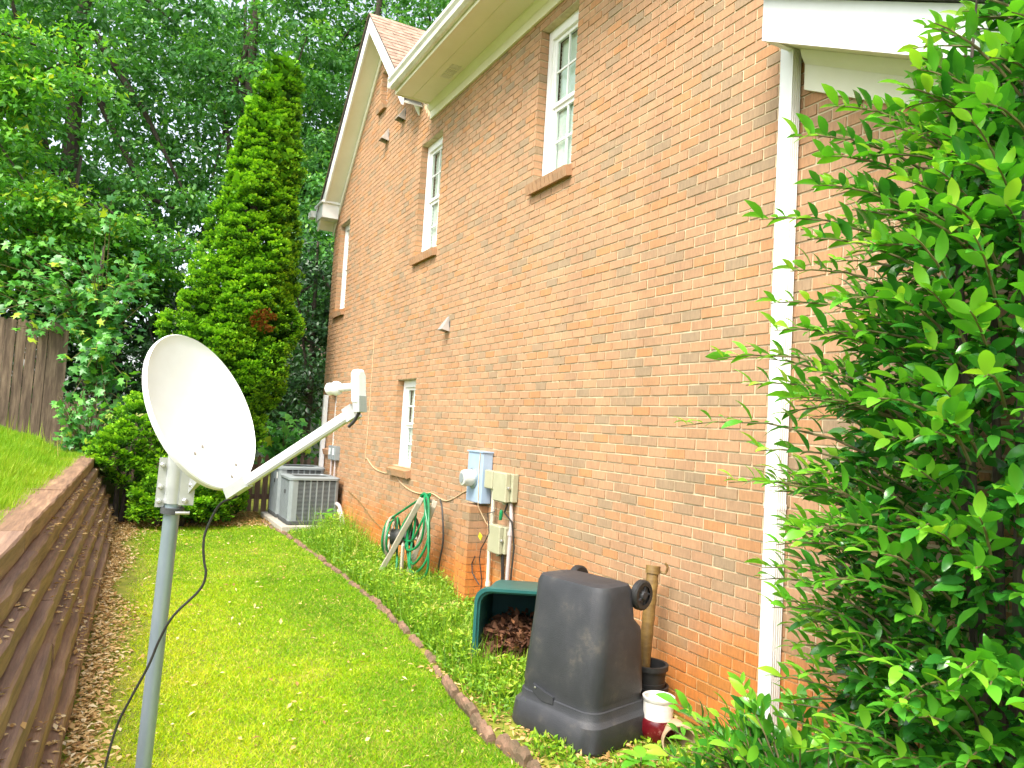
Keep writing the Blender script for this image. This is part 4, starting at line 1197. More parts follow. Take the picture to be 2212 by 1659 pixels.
# ================================================================== BED EDGING
ed = thing("garden_edging", "row of tilted scalloped concrete edging stones between lawn and bed", "edging", (2.2, 5.0, 0))
epts = spline([(2.12, 2.3, 0), (2.07, 3.0, 0), (2.06, 3.5, 0), (2.04, 3.84, 0), (2.10, 4.22, 0), (2.18, 4.85, 0), (2.31, 5.73, 0), (2.39, 6.79, 0), (2.43, 8.03, 0), (2.45, 9.74, 0), (2.42, 11.3, 0), (2.35, 12.3, 0), (2.33, 13.0, 0)], 10)
def edge_stone():
    m = MB(); L_ = .145
    rings = []
    for i in range(13):
        u = i / 12
        y = -L_ + 2 * L_ * u
        top = .080 + .028 * abs(math.sin(u * math.pi * 3))
        rings.append([(-.032, y, -.03), (.032, y, -.03), (.030, y, top * .7), (.016, y, top), (-.016, y, top), (-.030, y, top * .7)])
    m.loft(rings)
    return m
es0 = edge_stone().build("edging_stone", M['edging'], ed)
acc, last = 0.0, epts[0]
first = True
for p in epts[1:]:
    acc += (p - last).length
    if acc > .31:
        acc = 0
        o = es0 if first else es0.copy()
        if not first:
            C.objects.link(o); o.parent = ed
        first = False
        d = (p - last).normalized()
        sc = 1.0 if p.y < 5 else .9
        o.location = Vector((p.x + random.uniform(-.015, .015), p.y, random.uniform(-.045, -.010) - (.04 if p.y > 5.0 else 0))) - ed.location
        o.rotation_euler = (random.uniform(-.06, .06), random.uniform(-.35, .05), math.atan2(d.y, d.x) - math.pi / 2 + random.uniform(-.12, .12))
        o.scale = (1, sc, 1)
    last = p

# ================================================================== GRASS AND LITTER
EY = np.array([2.3, 3.0, 3.5, 3.84, 4.22, 4.85, 5.73, 6.79, 8.03, 9.74, 11.3, 12.3, 13.0])
EX = np.array([2.12, 2.07, 2.06, 2.04, 2.10, 2.18, 2.31, 2.39, 2.43, 2.45, 2.42, 2.35, 2.33])
def vnoise(x, y, s, seed=0):
    """smooth value noise"""
    r = np.random.default_rng(seed).random((64, 64))
    X, Y = x * s, y * s
    xi, yi = np.floor(X).astype(int), np.floor(Y).astype(int)
    fx, fy = X - xi, Y - yi
    fx, fy = fx * fx * (3 - 2 * fx), fy * fy * (3 - 2 * fy)
    g = lambda a, b: r[a % 64, b % 64]
    return (g(xi, yi) * (1 - fx) + g(xi + 1, yi) * fx) * (1 - fy) + (g(xi, yi + 1) * (1 - fx) + g(xi + 1, yi + 1) * fx) * fy

def blades(n, x, y, z, hgt, wid, lean=.5):
    d = unit_rand(n) * [1, 1, 0]
    X = np.stack([d[:, 0] * lean, d[:, 1] * lean, np.ones(n)], 1) + RNG.normal(size=(n, 3)) * [.25, .25, 0]
    P = np.stack([x, y, z], 1)
    return stamp(*BLADE, P, X, unit_rand(n), hgt, wid)

parts = []
tints = []
off = 0
for (ya, yb, dens) in ((2.6, 5.5, 15500), (5.5, 8.5, 10500), (8.5, 12.6, 6000)):
    n = int((yb - ya) * 2.7 * dens)
    y = RNG.uniform(ya, yb, n); x = RNG.uniform(-.3, 2.55, n)
    xl = ret_x(y) + .06 + .24 * vnoise(x, y, 2.2, 3); xr_ = np.interp(y, EY, EX) - .02
    edge = np.clip((x - xl) / .35, 0, 1)
    back = np.clip((12.5 + .3 * vnoise(x, y, 1.5, 9) - y) / .5, 0, 1)
    keep = (x < xr_) & (RNG.random(n) < edge * back + .02 * (x > xl - .2)) & (x > xl - .25)
    bare = vnoise(x, y, 1.7, 5) * .6 + vnoise(x, y, 5.0, 6) * .4
    keep &= RNG.random(n) < np.clip(1.25 - 1.0 * np.clip(bare - .55, 0, 1) * 2.2, .35, 1)
    x, y = x[keep], y[keep]; n = len(x)
    bare = bare[keep]
    yellowed = np.clip((2.1 - x) / 1.6, 0, 1) * np.clip((11 - y) / 5, .1, 1)  # drier, yellower grass away from the bed and towards the near end
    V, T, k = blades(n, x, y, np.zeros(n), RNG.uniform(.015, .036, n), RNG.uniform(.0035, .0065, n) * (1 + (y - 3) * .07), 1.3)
    tint = np.clip(.22 + .34 * yellowed + .40 * (bare - .45) + RNG.normal(0, .15, n), 0, 1)
    straw = RNG.random(n) < .02 + .10 * np.clip(vnoise(x, y, 3.1, 15) - .45, 0, 1) * (1 + 2 * yellowed)
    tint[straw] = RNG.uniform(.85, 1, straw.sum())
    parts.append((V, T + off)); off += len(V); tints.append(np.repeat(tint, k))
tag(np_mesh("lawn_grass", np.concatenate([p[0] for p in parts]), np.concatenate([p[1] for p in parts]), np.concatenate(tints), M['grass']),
    "short yellow green mown grass of the narrow lawn", "grass", kind='stuff')

# upper lawn
n = 110000
y = RNG.uniform(3.8, 14.3, n); s = RNG.random(n) ** 1.3 * 3.2
x = ret_x(y) - .62 - s + .10 * RNG.random(n)
keep = (y < 13.6) | (x < -1.0)
x, y = x[keep], y[keep]; n = len(x)
z = np.array([upper_z(a, b if b < 12.9 else 12) for a, b in zip(x, y)])
V, T, k = blades(n, x, y, z - .01, RNG.uniform(.05, .12, n) * (1 + .5 * (vnoise(x, y, 2, 8) > .6)), RNG.uniform(.006, .011, n), .55)
tag(np_mesh("upper_grass", V, T, np.repeat(np.clip(.35 + .5 * vnoise(x, y, 1.2, 4) * .8 + RNG.normal(0, .14, n), 0, 1), k), M['grass2']),
    "bright green longer grass above the timber retaining wall", "grass", kind='stuff')
# seed heads at the top of the bank
n = 70
x = RNG.uniform(-1.9, -.55, n); y = RNG.uniform(12.2, 14.1, n)
z = np.array([upper_z(a, 12) for a in x])
V, T, k = stamp(*BLADE, np.stack([x, y, z], 1), unit_rand(n) * .12 + [0, 0, 1], unit_rand(n), RNG.uniform(.2, .42, n), RNG.uniform(.012, .02, n))
tag(np_mesh("seed_heads", V, T, np.repeat(RNG.uniform(.7, 1, n), k), M['grass2']), "tall pale seed stalks at the top of the grassy bank", "grass", kind='stuff')

# dry litter along the foot of the timbers, on their ledges and thinly over the lawn
P = []; 
n = 7000
y = RNG.uniform(3.0, 13.2, n); x = ret_x(y) + np.abs(RNG.normal(0, .075, n)) * (.5 + 2.0 * vnoise(y * 0, y, 1.1, 17)) + .01
P.append(np.stack([x, y, RNG.uniform(.004, .03, n)], 1))
n = 1500
y = RNG.uniform(3.0, 12.9, n); r = np.minimum((RNG.random(n) ** 1.7 * 7).astype(int), 5)
x = ret_x(y) - SET * (r + 1) + RNG.uniform(.004, SET - .004, n)
keep = vnoise(x * 0 + r * 1.7, y, 1.4, 12) > .42
P.append(np.stack([x, y, (r + 1) * TH + .006], 1)[keep])
n = 420
y = RNG.uniform(2.8, 12.5, n); x = RNG.uniform(.1, 2.1, n)
P.append(np.stack([x, y, RNG.uniform(.02, .05, n)], 1))
n = 2600
y = RNG.uniform(2.5, 5.2, n); x = RNG.uniform(2.12, 3.3, n)
P.append(np.stack([x, y, RNG.uniform(.004, .02, n)], 1))
n = 3600
y = RNG.uniform(12.4, 14.2, n); x = RNG.uniform(.1, 2.4, n)
P.append(np.stack([x, y, RNG.uniform(.004, .04, n)], 1))
P = np.concatenate(P); n = len(P)
V, T, k = stamp(*DIAMOND, P, unit_rand(n) * [1, 1, .25], unit_rand(n) * .35 + [0, 0, 1], RNG.uniform(.025, .07, n) * np.clip(.7 + P[:, 1] * .03, .7, 1.1), RNG.uniform(.015, .06, n))
ti = RNG.beta(2.6, 1.8, n)
ti[P[:, 1] > 12.6] *= .5
ti[(P[:, 1] < 5.3) & (P[:, 0] > 2.1)] *= .75
tag(np_mesh("leaf_litter", V, T, np.repeat(ti, k), M['litter']), "dry tan leaf litter along the foot of the timber wall", "leaf litter", kind='stuff')

# weeds in the bed
def weed_patch(name, label, spots):
    VV, TT, tt, off = [], [], [], 0
    for (cx, cy, rx, ry, h, n) in spots:
        x = cx + RNG.normal(0, rx, n); y = cy + RNG.normal(0, ry, n)
        ok = (x < W - .03) & (x > np.interp(y, EY, EX) + .03)
        x, y = x[ok], y[ok]; n = len(x)
        zt = h * RNG.random(n) ** .8 * np.exp(-(((x - cx) / (rx * 2)) ** 2 + ((y - cy) / (ry * 2)) ** 2))
        P = np.stack([x, y, zt * .9], 1)
        V, T, k = stamp(*DIAMOND, P, unit_rand(n) * [1, 1, .5] + [0, 0, .45], unit_rand(n) * .7 + [0, 0, 1], RNG.uniform(.025, .06, n), RNG.uniform(.02, .045, n))
        VV.append(V); TT.append(T + off); off += len(V)
        tt.append(np.repeat(np.clip(.30 + .5 * zt / max(h, .01) + RNG.normal(0, .2, n), 0, 1), k))
        nb = n // 2
        V, T, k = blades(nb, x[:nb], y[:nb], np.zeros(nb), RNG.uniform(.4, 1.25, nb) * h, RNG.uniform(.005, .010, nb), .35)
        VV.append(V); TT.append(T + off); off += len(V)
        tt.append(np.repeat(np.clip(.5 + RNG.normal(0, .22, nb), 0, 1), k))
    return tag(np_mesh(name, np.concatenate(VV), np.concatenate(TT), np.concatenate(tt), M['weed']), label, "weeds", kind='stuff')
sp = []
for y in np.arange(4.4, 11.6, .25):
    xm = np.interp(y, EY, EX)
    sp.append(((xm + W) / 2, y, .34, .2, random.choice((.08, .10, .16, .2)), 1500 if y < 8 else 1000))
sp += [(2.95, 10.6, .18, .35, .5, 1500), (2.75, 9.7, .22, .4, .40, 1700), (3.0, 9.0, .15, .3, .25, 1000), (2.6, 8.3, .16, .3, .20, 900), (2.75, 7.3, .22, .3, .30, 1500), (2.55, 6.5, .16, .35, .36, 1400),
       (2.50, 5.8, .12, .25, .30, 1200), (2.44, 5.2, .09, .2, .26, 900), (2.55, 4.66, .10, .10, .22, 600), (3.1, 7.2, .1, .2, .3, 500), (2.42, 4.4, .08, .12, .12, 500), (2.95, 3.2, .25, .2, .05, 900), (2.35, 3.1, .12, .2, .05, 500), (2.3, 3.6, .06, .1, .06, 250)]
weed_patch("bed_weeds", "green weeds and grass filling the bed along the brick wall", sp)

def seedling(x, y, z, n, L_, label, h=.12):
    t = thing("seedling", label, "seedling", (x, y, z), "broad leaved seedlings in the bed")
    MB().tube([(x, y, z - .02), (x, y, z + h)], .005, 6).build("stem", M['twig'], t, True)
    for i in range(n):
        an = i * 2.4 + random.random() * .5
        up = .25 + .5 * random.random()
        Xa = np.array([[math.cos(an), math.sin(an), up - .35]]); Nn = np.array([[-math.cos(an) * up, -math.sin(an) * up, 1]])
        V, T, k = stamp(*LEAF, np.array([[x, y, z + h * (.55 + .45 * i / n)]]), Xa, Nn, [L_ * random.uniform(.75, 1.1)], [L_ * 1.15])
        np_mesh("leaf", V, T, np.full(k, random.uniform(.55, .95)), M['bushleaf'], t, True)
seedling(2.55, 3.13, .02, 7, .14, "small broad leaved seedling in front of the black bin", .10)
seedling(2.93, 11.2, .02, 9, .22, "broad leaved weed growing in front of the near condenser", .38)
seedling(2.42, 2.95, .0, 5, .07, "tiny seedling at the lawn edge near the bin", .05)

# ================================================================== CONIFER
def pads(centers, radii, per, tmin=.0, tmax=1.0, dirs=None, size=(.07, .13), brown=None):
    """flattened foliage pads: sprays spread over small ellipsoids that lean outwards"""
    VV, TT, tt, off = [], [], [], 0
    c = np.repeat(centers, per, axis=0); r = np.repeat(radii, per)[:, None]; d = np.repeat(dirs, per, axis=0)
    n = len(c)
    q = unit_rand(n) * (RNG.random((n, 1)) ** .4)
    side_ = nrm(np.cross(d, [0, 0, 1.0]))
    P = c + d * (q[:, 0:1] * r * .75) + side_ * (q[:, 1:2] * r) + np.array([0, 0, 1.0]) * (q[:, 2:3] * r * .42 - r * .25 * q[:, 1:2] ** 2)
    X = d * .8 + side_ * (q[:, 1:2] * .9) + np.array([0, 0, 1.0]) * (.25 + .5 * q[:, 2:3]) + RNG.normal(0, .35, (n, 3))
    Nn = np.array([0, 0, 1.0]) - d * .3 + RNG.normal(0, .45, (n, 3))
    V, T, k = stamp(*FAN, P, X, Nn, RNG.uniform(*size, n))
    base = .42 + .34 * q[:, 0] + .42 * q[:, 2] + RNG.normal(0, .10, n)  # shading put into the tint: pad tops and tips lighter, undersides darker
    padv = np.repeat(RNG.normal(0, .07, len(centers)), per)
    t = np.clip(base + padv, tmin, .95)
    if brown is not None:
        hit = np.linalg.norm(P - brown[0], axis=1) < brown[1]
        t[hit & (RNG.random(n) < .7)] = 1.0
    return V, T, np.repeat(t, k)

CON_Z = np.array([0.0, .6, 1.2, 1.7, 2.2, 2.8, 3.2, 4.0, 5.0, 6.0, 6.6, 7.2, 7.7, 8.05])
CON_L = np.array([.9, .75, .70, .62, .55, .66, .72, .95, 1.20, 1.38, 1.48, 1.72, 1.88, 2.06])
CON_R = np.array([2.0, 2.05, 2.05, 2.2, 2.45, 2.62, 2.68, 2.70, 2.58, 2.50, 2.46, 2.42, 2.34, 2.14])
con = thing("conifer_tree", "tall dense bright green conifer with a double pointed top in front of the fence", "tree", (1.55, 13.3, 0))
CY = 13.30
def cone_pads(n, shell):
    z = RNG.uniform(.15, 8.0, n * 2)
    w = (np.interp(z, CON_Z, CON_R) - np.interp(z, CON_Z, CON_L))
    keep = RNG.random(n * 2) < np.clip(w / 2.1, .18, 1)
    z = z[keep][:n]; n = len(z)
    l, r = np.interp(z, CON_Z, CON_L), np.interp(z, CON_Z, CON_R)
    th = RNG.uniform(0, 2 * math.pi, n)
    lob = 1 + .12 * np.sin(th * 3 + z * 1.3) + .11 * np.sin(th * 5 - z * 2.6) + .09 * np.sin(z * 6.5 + th * 2)
    rad = (r - l) / 2 * lob * shell
    c = np.stack([(l + r) / 2 + rad * np.cos(th), CY + rad * np.sin(th) * .85, z], 1)
    d = nrm(np.stack([np.cos(th), np.sin(th), .45 + .0 * z], 1))
    return c, d, n
c, d, n = cone_pads(2300, .90)
keepf = d[:, 1] < .45
c, d = c[keepf], d[keepf]
tz = np.clip((c[:, 2] - 2) / 6, 0, 1)
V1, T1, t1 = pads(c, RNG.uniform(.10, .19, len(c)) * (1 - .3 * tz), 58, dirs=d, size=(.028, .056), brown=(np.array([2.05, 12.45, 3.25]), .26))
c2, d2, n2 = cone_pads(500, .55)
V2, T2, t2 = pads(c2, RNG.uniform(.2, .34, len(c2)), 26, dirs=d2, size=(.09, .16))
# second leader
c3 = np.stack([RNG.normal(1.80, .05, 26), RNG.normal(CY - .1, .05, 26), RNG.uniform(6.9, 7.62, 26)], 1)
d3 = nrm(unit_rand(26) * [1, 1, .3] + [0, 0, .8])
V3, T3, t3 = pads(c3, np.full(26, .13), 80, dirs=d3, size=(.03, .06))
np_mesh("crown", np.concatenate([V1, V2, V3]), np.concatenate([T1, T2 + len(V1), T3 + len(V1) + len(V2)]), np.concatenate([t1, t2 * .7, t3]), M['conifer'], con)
MB().tube([(1.55, CY, 0), (1.6, CY, 2), (1.8, CY, 5), (2.08, CY, 7.7)], [.15, .12, .07, .015], 10).build("trunk", M['bark'], con, True)
for k_ in range(26):
    z = .8 + k_ * .22; an = random.uniform(0, 6.28); l, r = np.interp(z + .3, CON_Z, CON_L), np.interp(z + .3, CON_Z, CON_R)
    xc_ = 1.55 + .06 * z
    MB().tube([(xc_, CY, z), ((l + r) / 2 + (r - l) * .33 * math.cos(an), CY + (r - l) * .3 * math.sin(an), z + .3)], [.03, .01], 6).build("limb", M['bark'], con, True)

def lump_shrub(label, lumps, per_area=70, name="conifer_shrub", group="low conifer shrubs by the end of the lawn"):
    t = thing(name, label, "shrub", (lumps[0][0], lumps[0][1], 0), group)
    C_, D_, R_ = [], [], []
    for (x, y, z, r, h) in lumps:
        n = int(per_area * r * (r + h) * 4)
        u = unit_rand(n); u = u[u[:, 2] > -.55]; u = u[u[:, 1] < .6]
        sc = np.array([r, r, h])
        C_.append(np.array([x, y, z]) + u * sc * RNG.uniform(.72, 1.0, (len(u), 1))); D_.append(nrm(u * [1, 1, .8] + [0, 0, .3])); R_.append(RNG.uniform(.10, .2, len(u)))
    V, T, tt = pads(np.concatenate(C_), np.concatenate(R_), 80, dirs=np.concatenate(D_), size=(.028, .058))
    V[:, 2] = np.maximum(V[:, 2], .01)
    np_mesh("foliage", V, T, tt, M['conifer'], t)
    for (x, y, z, r, h) in lumps:
        MB().tube([(x * .7 + lumps[0][0] * .3, y + .1, 0), (x, y, z + h * .4)], [.05, .015], 6).build("stem", M['bark'], t, True)
lump_shrub("low mounded green conifer shrub at the end of the timber wall", [(.12, 12.75, 1.05, .40, .40), (.42, 12.85, 1.45, .42, .55), (.25, 12.8, .75, .25, .3)])
lump_shrub("rounded green conifer shrub hugging the ground at the end of the lawn", [(.72, 12.45, .38, .42, .42), (1.15, 12.4, .42, .42, .45), (.80, 12.7, .85, .42, .38), (1.42, 12.6, .3, .3, .33)])

# ================================================================== BROADLEAVED TREES
def tree(name, label, base, height, crown, nleaf, leafsize, mat, template=DIAMOND, clump=.75, trunk_r=.18, group="trees behind the fences", seed=0, tshift=0.0, flat=.38, limbs=9):
    rg = np.random.default_rng(seed)
    t = thing(name, label, "tree", base, group)
    bx, by, bz = base
    # crown: list of ellipsoids (dx, dy, z, rx, ry, rz)
    C_ = []
    vol = np.array([e[3] * e[4] * e[5] for e in crown]); vol = vol / vol.sum()
    ncl = max(12, int(nleaf / 95))
    which = rg.choice(len(crown), ncl, p=vol)
    E_ = np.array(crown)[which]
    u = nrm(rg.normal(size=(ncl, 3))) * (rg.random((ncl, 1)) ** .38)
    cc = np.stack([bx + E_[:, 0] + u[:, 0] * E_[:, 3], by + E_[:, 1] + u[:, 1] * E_[:, 4], E_[:, 2] + u[:, 2] * E_[:, 5]], 1)
    per = nleaf // ncl
    c = np.repeat(cc, per, axis=0); n = len(c)
    cr = np.repeat(rg.uniform(.55, 1.2, ncl) * clump, per)[:, None]
    q = nrm(rg.normal(size=(n, 3))) * (rg.random((n, 1)) ** .5)
    P = c + q * cr * [1, 1, flat] - np.array([0, 0, .22]) * cr * (q[:, 0:1] ** 2 + q[:, 1:2] ** 2)
    X = q * [1, 1, .3] + rg.normal(0, .5, (n, 3)) + [0, 0, -.25]
    Nn = rg.normal(0, .5, (n, 3)) + [0, -.15, .9]
    S = rg.uniform(.75, 1.25, n) * leafsize
    V, T, k = stamp(*template, P, X, Nn, S)
    ctint = np.repeat(rg.normal(0, .13, ncl), per)
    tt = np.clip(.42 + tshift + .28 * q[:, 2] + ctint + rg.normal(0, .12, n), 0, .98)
    tip = (rg.random(n) < .03) & (q[:, 2] > .1)
    tt[tip] = np.clip(tt[tip] + .3, 0, 1)
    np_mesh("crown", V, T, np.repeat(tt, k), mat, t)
    top = np.array([bx + crown[0][0] * .5, by, bz + height * .82])
    MB().tube([(bx, by, bz - .1), (bx + .1 * rg.normal(), by, bz + height * .3), (top[0], top[1], top[2])], [trunk_r, trunk_r * .75, trunk_r * .25], 9).build("trunk", M['bark'], t, True)
    for i in range(limbs):
        f_ = .25 + .55 * i / limbs
        s0 = Vector((bx + (top[0] - bx) * max(0, (f_ - .3) / .7), by, bz + height * f_))
        e = Vector(cc[rg.integers(ncl)])
        mid = s0.lerp(e, .5) + Vector((0, 0, .3))
        MB().tube([s0, mid, e], [trunk_r * .38, trunk_r * .22, .012], 6).build("limb", M['bark'], t, True)
    return t

B = 16
tree("oak_tree", "tall dark green oak behind the board fence at the far left", (-6.5, 21, .5), 17, [(0, 0, 9.5, 4.2, 3.5, 5.5), (1.5, -1, 5.5, 3.0, 2.0, 2.4)], 21000, .17, M['oakleaf'], seed=1, trunk_r=.3)
tree("oak_tree", "tall oak with dense dark crown filling the sky above the sweetgum", (-1.6, 22.5, .4), 19, [(0, 0, 11, 3.8, 3.4, 5.5), (.8, -.5, 6.5, 3.2, 2.2, 2.8)], 25000, .17, M['oakleaf'], seed=2, trunk_r=.32)
tree("oak_tree", "tall oak rising directly behind the pointed conifer", (2.6, 22, 0), 19, [(0, 0, 11.5, 3.6, 3.2, 5.5), (.2, 0, 6.5, 3.0, 2.4, 3.0)], 25000, .17, M['oakleaf'], seed=3, trunk_r=.3)
tree("oak_tree", "tall oak whose crown shows beside the gable peak", (6.4, 22.5, 0), 20, [(0, 0, 12.5, 3.4, 3.0, 5.5), (-.6, 0, 7.0, 2.8, 2.4, 3.2)], 23000, .17, M['oakleaf'], seed=4, trunk_r=.3)
tree("oak_tree", "tall oak above the house roof between gable and eave", (10.5, 24, 0), 21, [(0, 0, 14, 4.0, 3.5, 6.0)], 17000, .19, M['oakleaf'], seed=5, trunk_r=.3)
tree("maple_tree", "bright yellow green tree leaning over the tall board fence", (-3.6, 16.2, 1.4), 9, [(.5, .2, 7.2, 2.0, 1.2, 1.9), (1.6, 0, 7.9, 1.5, 1.0, 1.2), (1.3, 0, 5.2, 1.7, 1.2, 1.1), (2.6, 0, 5.0, 1.3, 1.0, .9)], 16500, .135, M['brightleaf'], seed=6, clump=.55, trunk_r=.14, tshift=.12)
tree("maple_tree", "bright green tree with drooping boughs beside the conifer", (-1.3, 17.0, 1.0), 7, [(.6, 0, 4.6, 1.7, 1.0, 1.0), (1.7, -.2, 4.9, 1.1, .9, .8), (-.6, 0, 3.8, 1.3, .8, .7)], 9500, .13, M['brightleaf'], seed=7, clump=.5, trunk_r=.12, tshift=.06)
tree("understory_tree", "dark small tree in the shade left of the conifer", (0.0, 17.6, .5), 5, [(0, 0, 3.2, 2.3, 1.2, 1.6), (-2.3, 0, 3.0, 1.8, 1, 1.3)], 12000, .13, M['darkleaf'], seed=8, trunk_r=.1)
tree("understory_tree", "dark evergreen understory tree between conifer and house corner", (3.7, 16.6, 0), 7, [(0, 0, 3.6, 1.7, 1.2, 2.4), (-1.6, .3, 2.6, 1.4, 1, 1.8), (1.6, 0, 4.4, 1.5, 1, 1.8)], 15000, .13, M['darkleaf'], seed=9, trunk_r=.1)
tree("understory_tree", "dark evergreen with glossy leaves above the house corner eave", (5.2, 18.6, 0), 9, [(0, 0, 6.0, 2.0, 1.4, 2.6)], 9000, .14, M['oakleaf'], seed=10, trunk_r=.12)
# far wood closing the view low down
n = 40000
P = np.stack([RNG.uniform(-16, 20, n), RNG.uniform(27, 31, n), RNG.random(n) ** .85 * 17], 1)
V, T, k = stamp(*DIAMOND, P, unit_rand(n), unit_rand(n) + [0, -.4, .6], RNG.uniform(.28, .5, n))
tag(np_mesh("far_wood", V, T, np.repeat(np.clip(.25 + RNG.normal(0, .2, n), 0, 1), k), M['oakleaf']), "dark green wood far behind the garden trees", "wood", kind='stuff')

# sweetgum with star leaves over the fence: crown of single leaves
def star_sapling(name, label, base, shoots, n_single, seed, leaf=.12):
    rg = np.random.default_rng(seed)
    t = thing(name, label, "sapling", base, "star leaved saplings by the fences")
    LV = []
    for (p0, p1, nl) in shoots:
        p0, p1 = np.array(p0), np.array(p1)
        MB().tube([Vector(p0), Vector((p0 + p1) / 2 + [0, 0, .12]), Vector(p1)], [.014, .009, .004], 6).build("branch", M['twig'], t, True)
        u = rg.random(nl) ** .7
        pos = p0[None] + (p1 - p0)[None] * u[:, None] + rg.normal(0, .09, (nl, 3)) + np.array([0, 0, .12])[None] * (4 * u * (1 - u))[:, None]
        for p in pos:
            LV.append((p, rg.normal(0, .6, 3) + [0, -.35, -.35], rg.normal(0, .35, 3) + [0, -.45, .8], leaf * rg.uniform(.7, 1.25), float(np.clip(rg.normal(.55, .22), 0, 1))))
    LV.sort(key=lambda a: a[0][1])
    mesh_cache = {}
    for i, (p, X, Nn, s, ti) in enumerate(LV[:n_single]):
        tk = round(ti * 5) / 5
        if tk not in mesh_cache:
            V, T, k = stamp(*STAR, np.zeros((1, 3)), np.array([[1.0, 0, 0]]), np.array([[0, 0, 1.0]]), [1.0])
            o = np_mesh("leaf", V, T, np.full(k, tk), M['gumleaf'], t)
            mesh_cache[tk] = o.data
        else:
            o = bpy.data.objects.new("leaf", mesh_cache[tk]); C.objects.link(o); o.parent = t
        x = Vector(X).normalized(); nn = Vector(Nn); nn = (nn - x * nn.dot(x)).normalized(); y_ = nn.cross(x)
        mt = Matrix((x, y_, nn)).transposed().to_4x4()
        o.matrix_basis = Matrix.Translation(Vector(p) - t.location) @ mt @ Matrix.Scale(s, 4)
    R_ = LV[n_single:]
    if R_:
        V, T, k = stamp(*STAR, np.array([a[0] for a in R_]), np.array([a[1] for a in R_]), np.array([a[2] for a in R_]), [a[3] for a in R_])
        tag(np_mesh("foliage", V, T, np.repeat([a[4] for a in R_], k), M['gumleaf'], t), kind='stuff')
    return t
sh = []
for i in range(64):
    a = random.random()
    ex = random.uniform(-2.1, .45)
    ez = random.uniform(2.75, 4.0) if random.random() < .55 else random.uniform(3.4, 5.2)
    sh.append(((-.55 + .3 * random.random(), 15.0, 2.6 + 1.2 * random.random()), (ex, 14.0 + random.uniform(-.35, .6), ez), 15))
for i in range(26):
    sh.append(((-.35, 14.5, 1.9 + random.random()), (random.uniform(-.75, .25), 13.6 + random.uniform(-.2, .4), random.uniform(1.55, 3.0)), 11))
st = star_sapling("sweetgum_sapling", "star leaved green sapling hanging over the end of the board fence", (-.45, 14.9, .6), sh, 300, 21, .135)
MB().tube([(-.45, 15.0, .5), (-.5, 15.0, 2.4), (-.4, 14.9, 4.6)], [.06, .05, .02], 8).build("trunk", M['bark'], st, True)
sh = [((-.35, 13.9, .75), (random.uniform(-.85, .25), 13.5 + random.uniform(-.2, .3), random.uniform(.95, 2.0)), 10) for i in range(40)]
star_sapling("sweetgum_sapling", "low star leaved sapling on the bank below the board fence", (-.35, 13.9, .7), sh, 120, 22, .11)
sh = [((2.95, 14.9, .6), (random.uniform(2.4, 3.5), 14.6 + random.uniform(-.2, .3), random.uniform(1.1, 1.8)), 10) for i in range(22)]
star_sapling("sweetgum_sapling", "leafy sapling behind the picket fence near the house corner", (2.95, 14.9, 0), sh, 120, 23, .16)

# pale neighbouring house glimpsed between the trunks
nb = thing("neighbour_house", "pale sided neighbouring house glimpsed through the trees", "house", (6.5, 33, 0))
MB().box(2.5, 11, 33, 40, 0, 4.2).build("wall", M['siding'], nb)
for i in range(26):
    MB().box(2.46, 11.04, 32.965, 32.998, i * .16, i * .16 + .145).build("siding_board", M['siding'], nb)
m = MB(); m.add([(2.1, 32.6, 4.2), (11.4, 32.6, 4.2), (11.4, 36.5, 7), (2.1, 36.5, 7), (2.1, 40.4, 4.2), (11.4, 40.4, 4.2)], [(0, 1, 2, 3), (3, 2, 5, 4), (0, 3, 4), (1, 5, 2)])
m.build("roof", M['shingle'], nb)
w_ = MB().box(6.0, 7.0, 32.94, 32.964, 1.2, 2.6).build("window", M['white'], nb)
MB().box(6.08, 6.92, 32.93, 32.939, 1.28, 2.52).build("pane", M['acdark'], w_)

